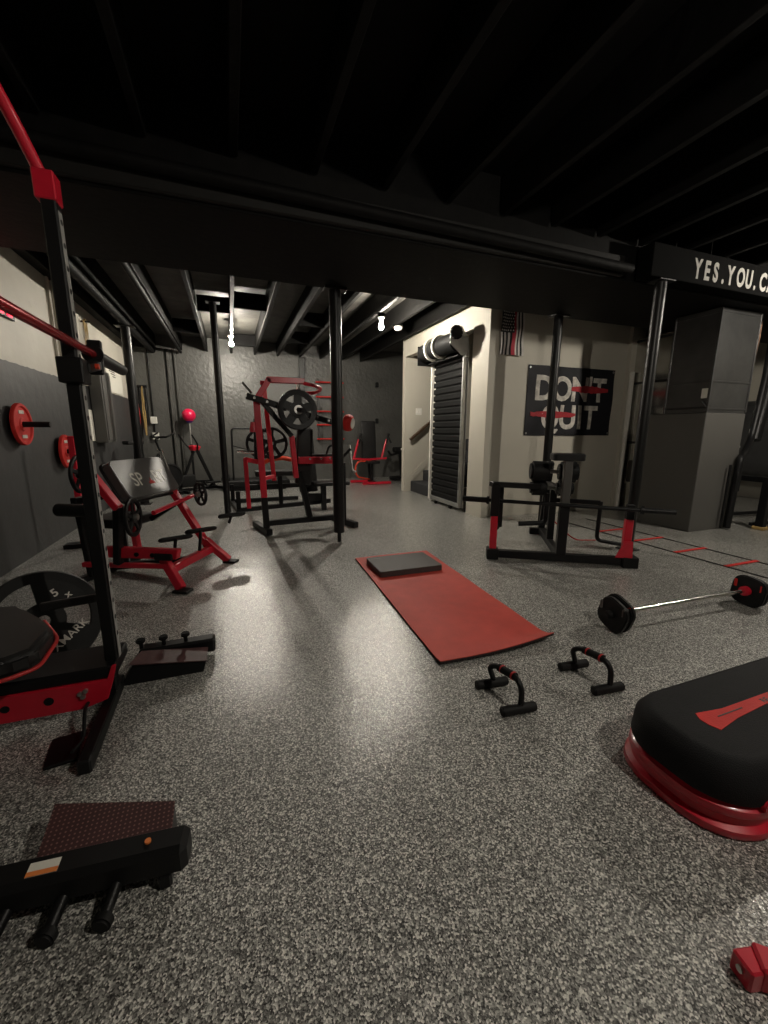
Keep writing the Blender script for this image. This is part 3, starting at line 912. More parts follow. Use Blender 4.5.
MB().box(bl(0.30, -0.0335 - 0.0, 0.033), (0.062, 0.010, 0.010), bev=0).bm.free()
sl = MB().prism([(0, 0), (0.062, 0), (0.062, 0.034), (0, 0.034)], bl(0.335, 0.0, 0.0395) + V((0, -0.022, 0)), e, V((0, 1, 0)), 0.001)
sl.build('label_sticker', K['paper'], t, label='white label with orange band')
MB().prism([(0, 0), (0.062, 0), (0.062, 0.012), (0, 0.012)], bl(0.335, 0.0, 0.0402) + V((0, -0.022, 0)), e, V((0, 1, 0)), 0.001).build('label_band', K['orangelabel'], t, label='orange band')
MB().cyl(bl(0.09, 0, 0.038), bl(0.09, 0, 0.044), 0.007).build('red_button', K['orangelabel'], t, label='small orange red button')
MB().bar(bl(0.055, -0.025, -0.068), bl(0.055, -0.025, -0.03), 0.03, 0.03).build('foot_tab', K['black'], t)
t = thing('slant_board', 'brown-topped wedge board with a knobbed black bar behind it, right of the rack', 'slant board', (-0.36, 1.95, 0), 'slant boards with pegged bars')
MB().prism([(-0.52, 0.0), (-0.19, 0.0), (-0.175, 0.05), (-0.47, 0.085)], (0, 2.0, 0), (1, 0, 0), (0, 0, 1), 0.12, 0.003).build('wedge_body', K['black'], t)
g = MB().prism([(-0.16, -0.058), (0.155, -0.075), (0.155, 0.05), (-0.13, 0.058)], (-0.325, 1.945, 0.0735), (1, 0, -0.11), (0, 1, 0), 0.004)
g.build('grip_sheet', K['brown'], t, label='worn brown top')
MB().bar((-0.47, 2.045, 0.055), (-0.14, 2.045, 0.055), 0.07, 0.07, bev=0.010).build('crossbar', K['black'], t)
for x in (-0.46, -0.365, -0.27):
    MB().cyl((x, 2.04, 0.08), (x, 2.035, 0.120), 0.009).build('peg', K['black'], t)
    MB().cyl((x, 2.035, 0.118), (x, 2.033, 0.136), 0.020, bev=0.005).build('peg_knob', K['rubber'], t)

# ================================================================== POWER RACK (left foreground)
RX = -0.505
t = thing('power_rack', 'black and red power rack at the left edge with a curved red pull-up bar', 'power rack', (RX, 1.78, 0))
g = MB().bar((RX, 1.78, 0.17), (RX + 0.004, 1.78, 1.84), 0.042, 0.056, bev=0.004)
g.build('upright', K['black'], t)
MB().box((RX + 0.0258, 1.78, 1.0), (0.0016, 0.030, 1.6), bev=0).build('hole_strip', K['strip'], t, label='grey strip behind the holes, painted as the lit side of the upright')
for k in range(22):
    z = 0.30 + k * 0.07
    MB().cyl((RX + 0.0262, 1.78, z), (RX + 0.0276, 1.78, z), 0.009, seg=14).build('adjustment_hole', K['black'], t)
MB().box((RX, 1.78, 1.865), (0.060, 0.064, 0.085), bev=0.004).build('top_sleeve', K['red'], t, label='red corner sleeve')
g = MB().tube([(RX - 0.01, 1.775, 1.90), (RX - 0.05, 1.70, 2.03), (RX - 0.09, 1.45, 2.16), (RX - 0.11, 1.10, 2.17), (RX - 0.10, 0.70, 2.12), (RX - 0.06, 0.45, 2.02), (RX - 0.01, 0.37, 1.90)], 0.018, 16, 0.12)
g.build('pullup_bar', K['red'], t, label='curved red pull-up bar')
MB().bar((RX, 0.37, 0.0), (RX, 0.37, 1.90), 0.058, 0.058).build('upright', K['black'], t)
# J hook carrying the barbell
g = MB().box((RX + 0.005, 1.775, 1.30), (0.075, 0.085, 0.085), bev=0.004)
g.bar((RX + 0.03, 1.79, 1.315), (RX + 0.03, 1.95, 1.345), 0.04, 0.035)
g.bar((RX + 0.03, 1.95, 1.31), (RX + 0.03, 1.965, 1.44), 0.05, 0.02)
g.build('bar_hook', K['black'], t)
MB().cyl((RX + 0.05, 1.86, 1.33), (RX + 0.062, 1.86, 1.33), 0.010).build('hook_pin', K['orange'], t, label='orange red pin')
# base
MB().box((-1.02, 1.80, 0.175), (1.08, 0.20, 0.05), bev=0.006).build('base_beam', K['black'], t)
g = MB().prism([(-1.58, 0.06), (-0.60, 0.045), (-0.515, 0.07), (-0.49, 0.145), (-0.475, 0.205), (-0.49, 0.205), (-0.51, 0.152), (-1.58, 0.160)], (0, 1.705, 0), (1, 0, 0), (0, 0, 1), 0.014, 0.002)
g.build('side_plate', K['red'], t, label='red side plate')
for x, r in ((-0.83, 0.014), (-0.98, 0.022), (-0.70, 0.016)):
    MB().cyl((x, 1.689, 0.105), (x, 1.692, 0.105), r, seg=16).build('plate_hole', K['black'], t, label='dark hole')
g = MB()
for dx, dz in ((0, 0), (0.018, 0.008), (0.008, -0.014)):
    g.cyl((-0.60 + dx, 1.691, 0.115 + dz), (-0.60 + dx, 1.680, 0.115 + dz), 0.009, seg=6)
g.build('bolt', K['steel'], t)
MB().bar((-0.515, 1.385, 0.026), (-0.525, 1.90, 0.026), 0.040, 0.050).build('floor_foot', K['black'], t)
MB().bar((-0.60, 1.75, 0.03), (-0.60, 1.75, 0.17), 0.05, 0.05).build('riser_post', K['black'], t)
MB().bar((-0.53, 1.80, 0.03), (-0.53, 1.80, 0.17), 0.05, 0.05).build('riser_post', K['black'], t)
MB().box((-0.615, 1.53, 0.006), (0.09, 0.15, 0.012), M.Rotation(0.15, 3, 'Z'), bev=0.003).build('floor_plate', K['black'], t)
MB().tube([(-0.585, 1.72, 0.06), (-0.57, 1.62, 0.09), (-0.55, 1.52, 0.04), (-0.56, 1.44, 0.055)], 0.006, 8, 0.03).build('pull_cable', K['rubber'], t)
MB().bar((-0.535, 0.30, 0.026), (-0.535, 0.72, 0.026), 0.052, 0.050).build('floor_foot', K['black'], t)

# barbell on the hooks
t = thing('racked_barbell', 'red-shafted barbell resting on the rack hooks, running out of frame at the left', 'barbell', (-0.475, 1.4, 1.39))
bx = -0.478
MB().cyl((bx, 0.42, 1.385), (bx, 1.93, 1.385), 0.0145, seg=24).build('shaft', K['redbar'], t)
MB().cyl((bx, 1.93, 1.385), (bx, 1.95, 1.385), 0.036, seg=24, bev=0.003).build('collar', K['black'], t)
MB().cyl((bx, 1.985, 1.385), (bx, 2.40, 1.385), 0.0245, seg=24, bev=0.002).build('sleeve', K['black'], t, label='black loading sleeve')
MB().cyl((bx, 1.945, 1.385), (bx, 1.99, 1.385), 0.022, seg=24).build('inner_collar', K['black'], t)

# bench beside the rack: dark pad with red piping
t = thing('rack_bench', 'black padded bench with red piping at the left edge', 'bench', (-0.98, 1.68, 0))
g = MB().prism([(-1.6, 1.38), (-0.68, 1.42), (-0.62, 1.47), (-0.62, 1.62), (-0.70, 1.75), (-0.82, 1.90), (-1.6, 2.02)], (0, 0, 0.355), (1, 0, 0), (0, 1, 0), 0.07, 0.02, 3)
g.build('pad', K['vinyl'], t)
g = MB().tube([(-1.6, 1.378, 0.36), (-0.69, 1.416, 0.36), (-0.617, 1.47, 0.36), (-0.617, 1.63, 0.375), (-0.70, 1.762, 0.395)], 0.0065, 10, 0.03)
g.build('piping', K['redtrim'], t, label='red piping')
MB().bar((-1.5, 1.70, 0.325), (-0.72, 1.70, 0.325), 0.05, 0.05).build('seat_rail', K['black'], t)
MB().bar((-0.95, 1.74, 0.20), (-0.95, 1.74, 0.33), 0.05, 0.05).build('support_post', K['black'], t)
MB().bar((-0.76, 1.90, 0.400), (-0.535, 1.93, 0.405), 0.022, 0.035).build('side_bar', K['vinyl'], t)

# rubber plate leaning behind
ctr = V((-0.86, 2.16, 0.236))
ax = V((0.42, -0.80, 0.28)).normalized()
t = thing('weight_plate', 'large black tri-grip rubber weight plate standing behind the rack bench', 'weight plate', (-0.86, 2.2, 0))
R0 = 0.23
F = frame(ax)
def tri_plate():
    g = MB()
    th = 0.045
    b = ctr - ax * th / 2
    g.lathe([(R0 * 0.78, 0.1 * th), (R0 * 0.97, 0), (R0, 0.3 * th), (R0, 0.7 * th), (R0 * 0.97, th), (R0 * 0.78, 0.9 * th)], b, ax, 56)
    g.lathe([(0.026, 0.1 * th), (R0 * 0.36, 0.1 * th), (R0 * 0.36, 0.9 * th), (0.026, 0.9 * th)], b, ax, 36)
    for k in range(3):
        a = 1.05 + 2 * PI * k / 3
        pts = []
        for q in range(9):
            aa = a + (q / 8 - 0.5) * 1.25
            pts.append((R0 * 0.82 * math.cos(aa), R0 * 0.82 * math.sin(aa)))
        for q in range(9):
            aa = a + (0.5 - q / 8) * 1.3
            pts.append((R0 * 0.30 * math.cos(aa), R0 * 0.30 * math.sin(aa)))
        fx, fy = F @ V((1, 0, 0)), F @ V((0, 1, 0))
        g.prism(pts, ctr - ax * th * 0.42, fx, fy, th * 0.84, 0.002)
    return g
tri_plate().build('disc', K['rubber'], t)
fx, fy = (F @ V((1, 0, 0))).normalized(), (F @ V((0, 1, 0))).normalized()
def plate_text(txt, size, a, r, rot, name, off=0.0004, sx=1.0):
    pos = ctr + (fx * math.cos(a) + fy * math.sin(a)) * r + ax * 0.0198
    ux = fx * math.cos(rot) + fy * math.sin(rot)
    uy = -fx * math.sin(rot) + fy * math.cos(rot)
    g = MB(); g.merge(text_bm(txt, size, pos, ux, uy, 0.001, sx, off, 1.0, 'CENTER'))
    g.build(name, K['letters'], t, label='pale embossed lettering')
LOGO_A, FIVE_A = -0.85, 1.02
plate_text('XMARK', 0.05, LOGO_A, R0 * 0.60, 0.60, 'maker_mark')
plate_text('5', 0.05, FIVE_A, R0 * 0.52, 0.45, 'weight_mark', 0.001)
plate_text('x', 0.042, FIVE_A - 0.36, R0 * 0.60, 0.45, 'weight_mark', 0.001)

# ================================================================== PREACHER / LEG CURL BENCH ("SPORT")
l = V((0.882, -0.471, 0)); c = V((0.471, 0.882, 0)); up = V((0, 0, 1))
O = V((-0.29, 3.28, 0))
def Q(s, k, z): return O + l * s + c * k + up * z
t = thing('preacher_bench', 'red preacher bench with a grey pad marked SPORT and small plates on its arms', 'weight bench', tuple(Q(-0.3, 0, 0)))
for k in (-0.32, 0.32):
    e = 1 if k > 0 else -1
    MB().bar(Q(-0.10, k * 0.80, 0.21), Q(0.06, k, 0.02), 0.06, 0.05, up=c).build('foot', K['red'], t, label='splayed red foot')
    MB().box(Q(0.075, k * 1.03, 0.010), (0.11, 0.08, 0.018), M.Rotation(-0.49, 3, 'Z'), bev=0.003).build('foot_pad', K['rubber'], t)
MB().bar(Q(-0.06, -0.26, 0.13), Q(-0.06, 0.30, 0.13), 0.05, 0.06).build('cross_member', K['red'], t)
MB().bar(Q(-0.08, 0.28, 0.13), Q(-0.52, 0.31, 0.84), 0.05, 0.055, up=c).build('side_frame', K['red'], t)
MB().bar(Q(-0.32, -0.35, 0.58), Q(-0.52, -0.35, 0.84), 0.05, 0.055, up=c).build('side_frame', K['red'], t)
MB().bar(Q(-0.34, -0.33, 0.60), Q(-0.42, -0.30, 0.17), 0.05, 0.05, up=c).build('rear_post', K['black'], t)
g = MB().prism([(-0.50, 0.215), (0.03, 0.225), (0.05, 0.295), (-0.52, 0.29)], Q(0, -0.26, 0), l, up, 0.05, 0.003)
g.build('side_channel', K['red'], t, label='wide red side channel')
for s in (-0.26, -0.14):
    MB().cyl(Q(s, -0.31, 0.25), Q(s, -0.318, 0.25), 0.016, seg=16).build('channel_hole', K['black'], t, label='dark hole')
MB().box(Q(-0.05, -0.325, 0.245), (0.14, 0.02, 0.05), M.Rotation(-0.49, 3, 'Z'), bev=0.01).build('lock_plate', K['rubber'], t)
MB().bar(Q(-0.72, -0.28, 0.145), Q(-0.06, -0.28, 0.165), 0.035, 0.035).build('lower_tube', K['red'], t)
MB().bar(Q(-0.78, 0, 0.03), Q(-0.08, 0, 0.12), 0.05, 0.05).build('base_spine', K['black'], t)
MB().bar(Q(-0.75, -0.30, 0.025), Q(-0.75, 0.30, 0.025), 0.05, 0.05).build('rear_foot', K['black'], t)
MB().bar(Q(-0.72, -0.22, 0.03), Q(-0.76, -0.22, 0.62), 0.045, 0.045).build('rear_upright', K['black'], t, label='black rear upright')
MB().bar(Q(-0.72, 0.26, 0.03), Q(-0.76, 0.26, 0.74), 0.05, 0.05).build('rear_upright', K['red'], t)
MB().bar(Q(-0.75, -0.26, 0.60), Q(-0.75, 0.26, 0.60), 0.05, 0.05).build('rear_crossbar', K['black'], t)
MB().bar(Q(-0.75, 0.0, 0.60), Q(-0.50, 0.0, 0.66), 0.05, 0.05).build('pad_bracket', K['black'], t)
MB().box(Q(-0.62, 0.0, 0.42), (0.34, 0.34, 0.07), M.Rotation(-0.49, 3, 'Z'), bev=0.02, seg=3).build('seat', K['vinyl'], t)
MB().bar(Q(-0.62, 0, 0.06), Q(-0.62, 0, 0.39), 0.05, 0.05).build('seat_post', K['black'], t)
# rolls
MB().cyl(Q(-0.80, -0.34, 0.555), Q(-0.52, -0.34, 0.555), 0.045, bev=0.01).build('leg_roller', K['rubber'], t)
# pad: plane from (s=-.50, z=.88) down to (s=-.34, z=.62)
pu = (Q(-0.50, 0, 0.885) - Q(-0.345, 0, 0.62)).normalized()
pn = c.cross(pu).normalized()
pc = Q(-0.415, 0.03, 0.738)
g = MB().prism(round_poly(0.56, 0.30, 0.045), pc - pn * 0.035, c, pu, 0.075, 0.02, 3)
pad = g.build('pad', K['vinylgrey'], t, label='grey padded arm rest')
g = MB(); fr = [c * x + pu * y for x, y in round_poly(0.57, 0.31, 0.045)]
g.tube([pc - pn * 0.03 + q for q in fr], 0.010, 8, closed=True)
g.build('pad_edge', K['vinyl'], pad)
def pad_text(txt, x, m_, name):
    g = MB(); g.merge(text_bm(txt, 0.15, pc + pn * 0.0405 + c * (x + 0.015) - pu * 0.065, c, pu, 0.002, 0.78, 0.0008))
    g.build(name, m_, pad, label='white lettering' if m_ is K['white'] else 'small red figure')
pad_text('SP', -0.185, K['white'], 'pad_lettering')
pad_text('RT', 0.035, K['white'], 'pad_lettering')
g = MB().prism([(0, 0), (0.06, 0), (0.055, 0.018), (0.035, 0.022), (0.03, 0.05), (0.018, 0.02), (0.0, 0.018)], pc + pn * 0.0405 - c * 0.020 - pu * 0.065, c, pu, 0.002)
g.build('pad_emblem', K['redmatte'], pad, label='small red emblem between the letters')
# arms, plates
MB().cyl(Q(-0.20, -0.18, 0.52), Q(-0.20, 0.30, 0.57), 0.017).build('curl_arm', K['red'], t, label='red cross arm')
MB().bar(Q(-0.20, 0.05, 0.54), Q(-0.40, 0.05, 0.42), 0.04, 0.04).build('pivot_link', K['black'], t)
def bench_plate(k, s, z, R, nm, lab):
    axis = (c * 0.85 + l * 0.5).normalized() if k > 0 else (l * 0.9 + c * 0.3)
    t2 = thing('iron_plate', lab, 'weight plate', tuple(Q(s, k, z - R)), 'small iron plates on the preacher bench')
    plate_mb(Q(s, k, z), axis, R, 0.022, 5).build('disc', K['black'], t2)
    MB().cyl(Q(s, k, z) - V(axis) * 0.03, Q(s, k, z) + V(axis) * 0.035, 0.022, bev=0.003).build('centre_ring', K['steel'], t2, label='steel centre ring')
bench_plate(-0.29, -0.27, 0.51, 0.135, '', 'black spoked iron plate on the left arm of the preacher bench')
bench_plate(0.36, -0.17, 0.575, 0.10, '', 'black spoked iron plate on the right arm of the preacher bench')
bench_plate(-0.30, -0.62, 0.80, 0.13, '', 'black iron plate behind the top left corner of the SPORT pad')
for (s, k, z) in ((-0.14, -0.05, 0.31), (-0.04, 0.12, 0.335), (0.02, 0.50, 0.38)):
    g = MB().prism(round_poly(0.24, 0.09, 0.04), Q(s, k, z), (c * 0.75 + l * 0.66), (l * 0.66 - c * 0.7 + up * 0.5), 0.018, 0.006)
    g.build('foot_pedal', K['rubber'], t)
    MB().cyl(Q(s - 0.03, k, 0.13 if k < 0.3 else 0.3), Q(s, k, z), 0.012).build('pedal_post', K['black'], t)

t = thing('steel_post', 'thin dark red steel post standing by the left wall behind the preacher bench', 'post', (-1.38, 4.50, 0))
MB().bar((-1.38, 4.50, 0.03), (-1.36, 4.50, 1.04), 0.05, 0.05).build('post', K['red'], t)
MB().box((-1.38, 4.50, 0.02), (0.30, 0.12, 0.04), bev=0.004).build('foot', K['black'], t)

# ================================================================== WALL PEGS WITH RED PLATES, LEFT WALL ITEMS
def wall_peg(y, z, R, L, lab):
    t = thing('wall_peg', 'black storage peg on the left wall, %s' % lab, 'wall peg', (-1.70, y, z), 'plate pegs on the left wall')
    MB().cyl((-1.69, y, z), (-1.69 + L, y, z), 0.024, bev=0.002).build('rod', K['black'], t)
    MB().box((-1.694, y, z), (0.012, 0.09, 0.12), bev=0.003).build('mount', K['black'], t)
    t2 = thing('red_plate', 'red round weight plate on the left wall, %s' % lab, 'weight plate', (-1.65, y, z - R), 'red plates on the left wall')
    g = MB().lathe([(0.026, 0.004), (R * 0.28, 0.004), (R * 0.34, 0.012), (R * 0.80, 0.012), (R * 0.86, 0.0), (R * 0.97, 0.0), (R, 0.008), (R, 0.028), (0.026, 0.028)], (-1.632, y, z), (-1, 0, 0), 48)
    g.build('disc', K['redmatte'], t2)
    for s in (1, -1):
        MB().box((-1.6405, y, z + s * R * 0.58), (0.004, R * 0.5, R * 0.16), bev=0.001).build('printed_mark', K['letters'], t2, label='small pale print')
wall_peg(4.35, 1.14, 0.175, 0.24, 'nearer and higher of the two')
wall_peg(5.25, 0.87, 0.175, 0.16, 'farther and lower of the two')
t = thing('led_sign', 'small glowing red digital clock on the upper left wall', 'clock', (-1.68, 4.35, 2.04))
MB().box((-1.685, 4.30, 2.065), (0.03, 0.62, 0.12), bev=0.006).build('case', K['black'], t)
g = MB()
for k in range(4):
    yy = 4.09 + k * 0.14
    for (dy, dz, sy, sz) in ((0, 0.036, 0.07, 0.014), (0, 0, 0.07, 0.014), (0, -0.036, 0.07, 0.014), (-0.034, 0.018, 0.014, 0.04), (0.034, 0.018, 0.014, 0.04), (-0.034, -0.018, 0.014, 0.04), (0.034, -0.018, 0.014, 0.04)):
        g.box((-1.668, yy + dy, 2.065 + dz), (0.006, sy, sz), bev=0)
g.build('digits', K['led'], t, label='glowing red digits')
t = thing('electrical_panel', 'tall grey electrical cabinet on the left wall behind the rack upright', 'cabinet', (-1.62, 6.95, 0.95))
MB().box((-1.62, 6.72, 1.40), (0.14, 0.46, 0.95), bev=0.006).build('case', K['cabinet'], t)
MB().box((-1.545, 6.72, 1.40), (0.012, 0.40, 0.88), bev=0.003).build('door', K['cabinet'], t)
single('white_notice', MB().box((-1.69, 6.36, 1.15), (0.008, 0.22, 0.40), bev=0.002), K['paper'],
       'narrow white notice low on the left wall, seen just right of the rack upright', 'notice', (-1.69, 6.42, 0.95))
t = thing('wall_poster', 'white paper sheet with small print below the tan bands on the left wall', 'poster', (-1.69, 7.85, 1.68))
MB().box((-1.69, 7.88, 1.87), (0.006, 0.95, 0.40), bev=0.001).build('sheet', K['paper'], t)
g = MB()
for k in range(3):
    g.box((-1.686, 7.75 + 0.05 * k, 1.99 - 0.035 * k), (0.002, 0.34 - 0.08 * k, 0.014), bev=0)
g.build('print_lines', K['ink'], t, label='lines of print')
t = thing('resistance_band', 'long tan resistance bands hanging from a hook high on the left wall', 'resistance band', (-1.66, 6.55, 2.0))
for dy, dz in ((0, 0), (0.05, 0.02), (0.10, -0.02)):
    y = 6.50 + dy
    MB().tube([(-1.655, y, 2.46 + dz), (-1.65, y - 0.035, 2.1), (-1.65, y - 0.02, 1.97 + dz), (-1.65, y + 0.03, 1.97 + dz), (-1.65, y + 0.045, 2.1)], 0.010, 8, 0.03, closed=True).build('loop', K['yellow'], t)
MB().cyl((-1.70, 6.54, 2.45), (-1.60, 6.54, 2.45), 0.010).build('hook', K['black'], t)
t = thing('coiled_cable', 'pale cable coil hanging below the tan bands', 'cable', (-1.64, 7.12, 1.85))
for r in (0.11, 0.095):
    MB().tube([(-1.69, 7.12 + r * math.cos(a), 1.96 + r * math.sin(a)) for a in [2 * PI * k / 24 for k in range(24)]], 0.008, 8, closed=True).build('coil', K['white'], t)
t = thing('hook_rail', 'wall rail with hanging straps in the far left corner of the back wall', 'strap rack', (-1.57, 9.05, 1.9))
MB().box((-1.56, 9.06, 1.90), (0.26, 0.05, 0.05), bev=0.004).build('rail', K['black'], t)
for k, (x, L, m_) in enumerate(((-1.66, 0.75, 'rubber'), (-1.61, 0.85, 'redtrim'), (-1.56, 0.50, 'rubber'), (-1.51, 0.90, 'yellow'), (-1.46, 0.70, 'rubber'))):
    MB().tube([(x, 9.02, 1.90), (x - 0.02, 9.0, 1.88 - L * 0.5), (x, 9.0, 1.88 - L), (x + 0.02, 9.0, 1.88 - L * 0.5)], 0.014, 8, 0.04, closed=True).build('strap', K[m_], t, label={'rubber': 'black strap', 'redtrim': 'red strap', 'yellow': 'tan band'}[m_])
t = thing('wall_conduit', 'thin black conduit with two white outlet boxes on the back wall', 'conduit', (-1.37, 9.05, 0.9))
MB().cyl((-1.37, 9.055, 0.95), (-1.37, 9.055, 2.6), 0.012, seg=12).build('conduit', K['black'], t)
for x, z in ((-1.37, 1.28), (-1.36, 0.98)):
    MB().box((x, 9.045, z), (0.11, 0.07, 0.13), bev=0.006).build('outlet_box', K['white'], t, label='white outlet box')

# ================================================================== REFLEX BALL, BIKE, CROSS TRAINER (far left)
t = thing('reflex_ball', 'red boxing reflex ball on a stand near the back wall', 'punching ball', (-0.74, 8.93, 0))
MB().sph((-0.74, 8.93, 1.38), 0.125, seg=32).build('ball', K['ballred'], t)
MB().lathe([(0, 0), (0.05, 0.005), (0.065, 0.03), (0.03, 0.045), (0, 0.045)], (-0.74, 8.93, 1.235), (0, 0, 1), 24, False).build('ball_collar', K['ballblue'], t, label='dark blue collar')
MB().cyl((-0.74, 8.93, 0.80), (-0.74, 8.93, 1.25), 0.012).build('spring_rod', K['steel'], t)
MB().cyl((-0.74, 8.93, 0.08), (-0.74, 8.93, 0.82), 0.022).build('post', K['black'], t)
MB().lathe([(0, 0), (0.19, 0), (0.20, 0.03), (0.15, 0.09), (0.03, 0.11), (0, 0.11)], (-0.74, 8.93, 0), (0, 0, 1), 32, False).build('base', K['rubber'], t)

def wheel(parent, ctr, axis, R, tyre, name='wheel', spokes=10):
    g = MB()
    F = frame(axis)
    pts = [V(ctr) + (F @ V((math.cos(a), math.sin(a), 0))) * R for a in [2 * PI * k / 32 for k in range(32)]]
    g.tube(pts, tyre, 10, closed=True)
    for k in range(spokes):
        g.cyl(V(ctr), pts[int(k * 32 / spokes)], 0.004, seg=6)
    g.cyl(V(ctr) - V(axis) * 0.03, V(ctr) + V(axis) * 0.03, 0.025)
    return g.build(name, K['rubber'], parent)
t = thing('exercise_bike', 'dark spinning bike with silver fork tubes in the far left corner', 'exercise bike', (-1.15, 7.9, 0))
bxx = V((-1.24, 7.55, 0)); bd = V((0.75, 0.66, 0)).normalized(); bs = V((-bd.y, bd.x, 0))
wheel(t, bxx + bd * 0.30 + up * 0.30, bs, 0.22, 0.022)
MB().lathe([(0.03, 0), (0.20, 0.0), (0.20, 0.018), (0.03, 0.018)], bxx + bd * 0.30 + up * 0.30 - bs * 0.009, bs, 32).build('flywheel', K['black'], t)
for s in (-0.04, 0.04):
    MB().cyl(bxx + bd * 0.30 + bs * s + up * 0.30, bxx + bd * 0.16 + bs * s + up * 0.78, 0.016).build('fork', K['chrome'], t, label='silver fork tube')
MB().tube([bxx + bd * 0.14 + up * 0.70, bxx - bd * 0.10 + up * 0.35, bxx - bd * 0.30 + up * 0.55], 0.025, 12, 0.05).build('main_frame', K['black'], t)
MB().cyl(bxx - bd * 0.28 + up * 0.05, bxx - bd * 0.24 + up * 0.88, 0.020).build('seat_post', K['black'], t)
MB().box(bxx - bd * 0.26 + up * 0.90, (0.26, 0.16, 0.06), M.Rotation(0.72, 3, 'Z'), bev=0.025, seg=3).build('saddle', K['vinyl'], t)
MB().tube([bxx + bd * 0.16 + up * 0.76, bxx + bd * 0.10 + up * 0.95, bxx + bd * 0.26 - bs * 0.0 + up * 1.0], 0.016, 10, 0.04).build('stem', K['black'], t)
MB().tube([bxx + bd * 0.30 + bs * 0.22 + up * 1.05, bxx + bd * 0.16 + bs * 0.20 + up * 0.98, bxx + bd * 0.16 - bs * 0.20 + up * 0.98, bxx + bd * 0.30 - bs * 0.22 + up * 1.05], 0.015, 10, 0.05).build('handlebar', K['rubber'], t)
for s in (-0.4, 0.48):
    MB().bar(bxx + bd * s - bs * 0.22 + up * 0.03, bxx + bd * s + bs * 0.22 + up * 0.03, 0.05, 0.05).build('floor_bar', K['black'], t)
MB().bar(bxx - bd * 0.40 + up * 0.04, bxx + bd * 0.48 + up * 0.04, 0.05, 0.04).build('base_rail', K['black'], t)
MB().cyl(bxx - bd * 0.05 - bs * 0.12 + up * 0.36, bxx - bd * 0.05 + bs * 0.12 + up * 0.36, 0.015).build('crank_axle', K['steel'], t)
MB().bar(bxx + bd * 0.10 + up * 0.04, bxx + bd * 0.02 + up * 0.5, 0.04, 0.04).build('down_post', K['black'], t)
t = thing('cross_trainer', 'black and red pedal trainer between the bike and the reflex ball', 'cross trainer', (-0.85, 8.05, 0))
bxx = V((-0.63, 8.15, 0)); bd = V((0.80, 0.6, 0)).normalized(); bs = V((-bd.y, bd.x, 0))
MB().bar(bxx - bd * 0.45 + up * 0.04, bxx + bd * 0.40 + up * 0.04, 0.06, 0.05).build('base_rail', K['black'], t)
for s in (-0.45, 0.40):
    MB().bar(bxx + bd * s - bs * 0.24 + up * 0.03, bxx + bd * s + bs * 0.24 + up * 0.03, 0.06, 0.05).build('floor_bar', K['black'], t)
MB().bar(bxx + bd * 0.35 + up * 0.04, bxx + bd * 0.02 + up * 0.80, 0.05, 0.05).build('mast', K['black'], t)
MB().bar(bxx - bd * 0.35 + up * 0.04, bxx - bd * 0.02 + up * 0.72, 0.04, 0.04).build('rear_strut', K['black'], t)
MB().box(bxx + up * 0.78, (0.16, 0.12, 0.09), M.Rotation(0.64, 3, 'Z'), bev=0.02).build('console', K['red'], t, label='red console')
for s in (-0.2, 0.2):
    MB().tube([bxx + bs * s * 0.4 + up * 0.72, bxx + bs * s - bd * 0.06 + up * 0.86, bxx + bs * s - bd * 0.16 + up * 1.02], 0.015, 10, 0.04).build('handle', K['rubber'], t)
MB().tube([bxx - bs * 0.17 + up * 0.80, bxx + bs * 0.17 + up * 0.80], 0.014, 10).build('grip_bar', K['red'], t)
MB().box(bxx - bd * 0.2 + up * 0.20, (0.30, 0.14, 0.22), M.Rotation(0.64, 3, 'Z'), bev=0.05, seg=3).build('drive_housing', K['rubber'], t)
for s in (-0.16, 0.16):
    MB().box(bxx + bd * 0.22 + bs * s + up * 0.15, (0.26, 0.10, 0.03), M.Rotation(0.64, 3, 'Z'), bev=0.01).build('pedal', K['rubber'], t)
    MB().cyl(bxx + bd * 0.22 + bs * s * 0.2 + up * 0.05, bxx + bd * 0.22 + bs * s + up * 0.15, 0.02).build('pedal_link', K['black'], t)

# folded walking treadmill with U frame
t = thing('treadmill', 'low black treadmill with an upright hoop handle behind the left column', 'treadmill', (0.25, 8.1, 0))
MB().box((0.42, 8.10, 0.13), (1.17, 0.55, 0.12), bev=0.02).build('deck', K['rubber'], t)
MB().box((0.38, 8.10, 0.035), (1.1, 0.5, 0.07), bev=0.01).build('base_frame', K['black'], t)
MB().tube([(0.0, 8.02, 0.18), (0.02, 8.02, 1.13), (0.56, 8.02, 1.13), (0.55, 8.02, 0.18)], 0.018, 12, 0.06).build('hoop_handle', K['black'], t)
MB().bar((0.01, 8.02, 0.82), (0.56, 8.02, 0.66), 0.02, 0.02).build('brace', K['black'], t)
MB().box((-0.14, 8.10, 0.22), (0.14, 0.5, 0.1), bev=0.03).build('motor_cover', K['rubber'], t)

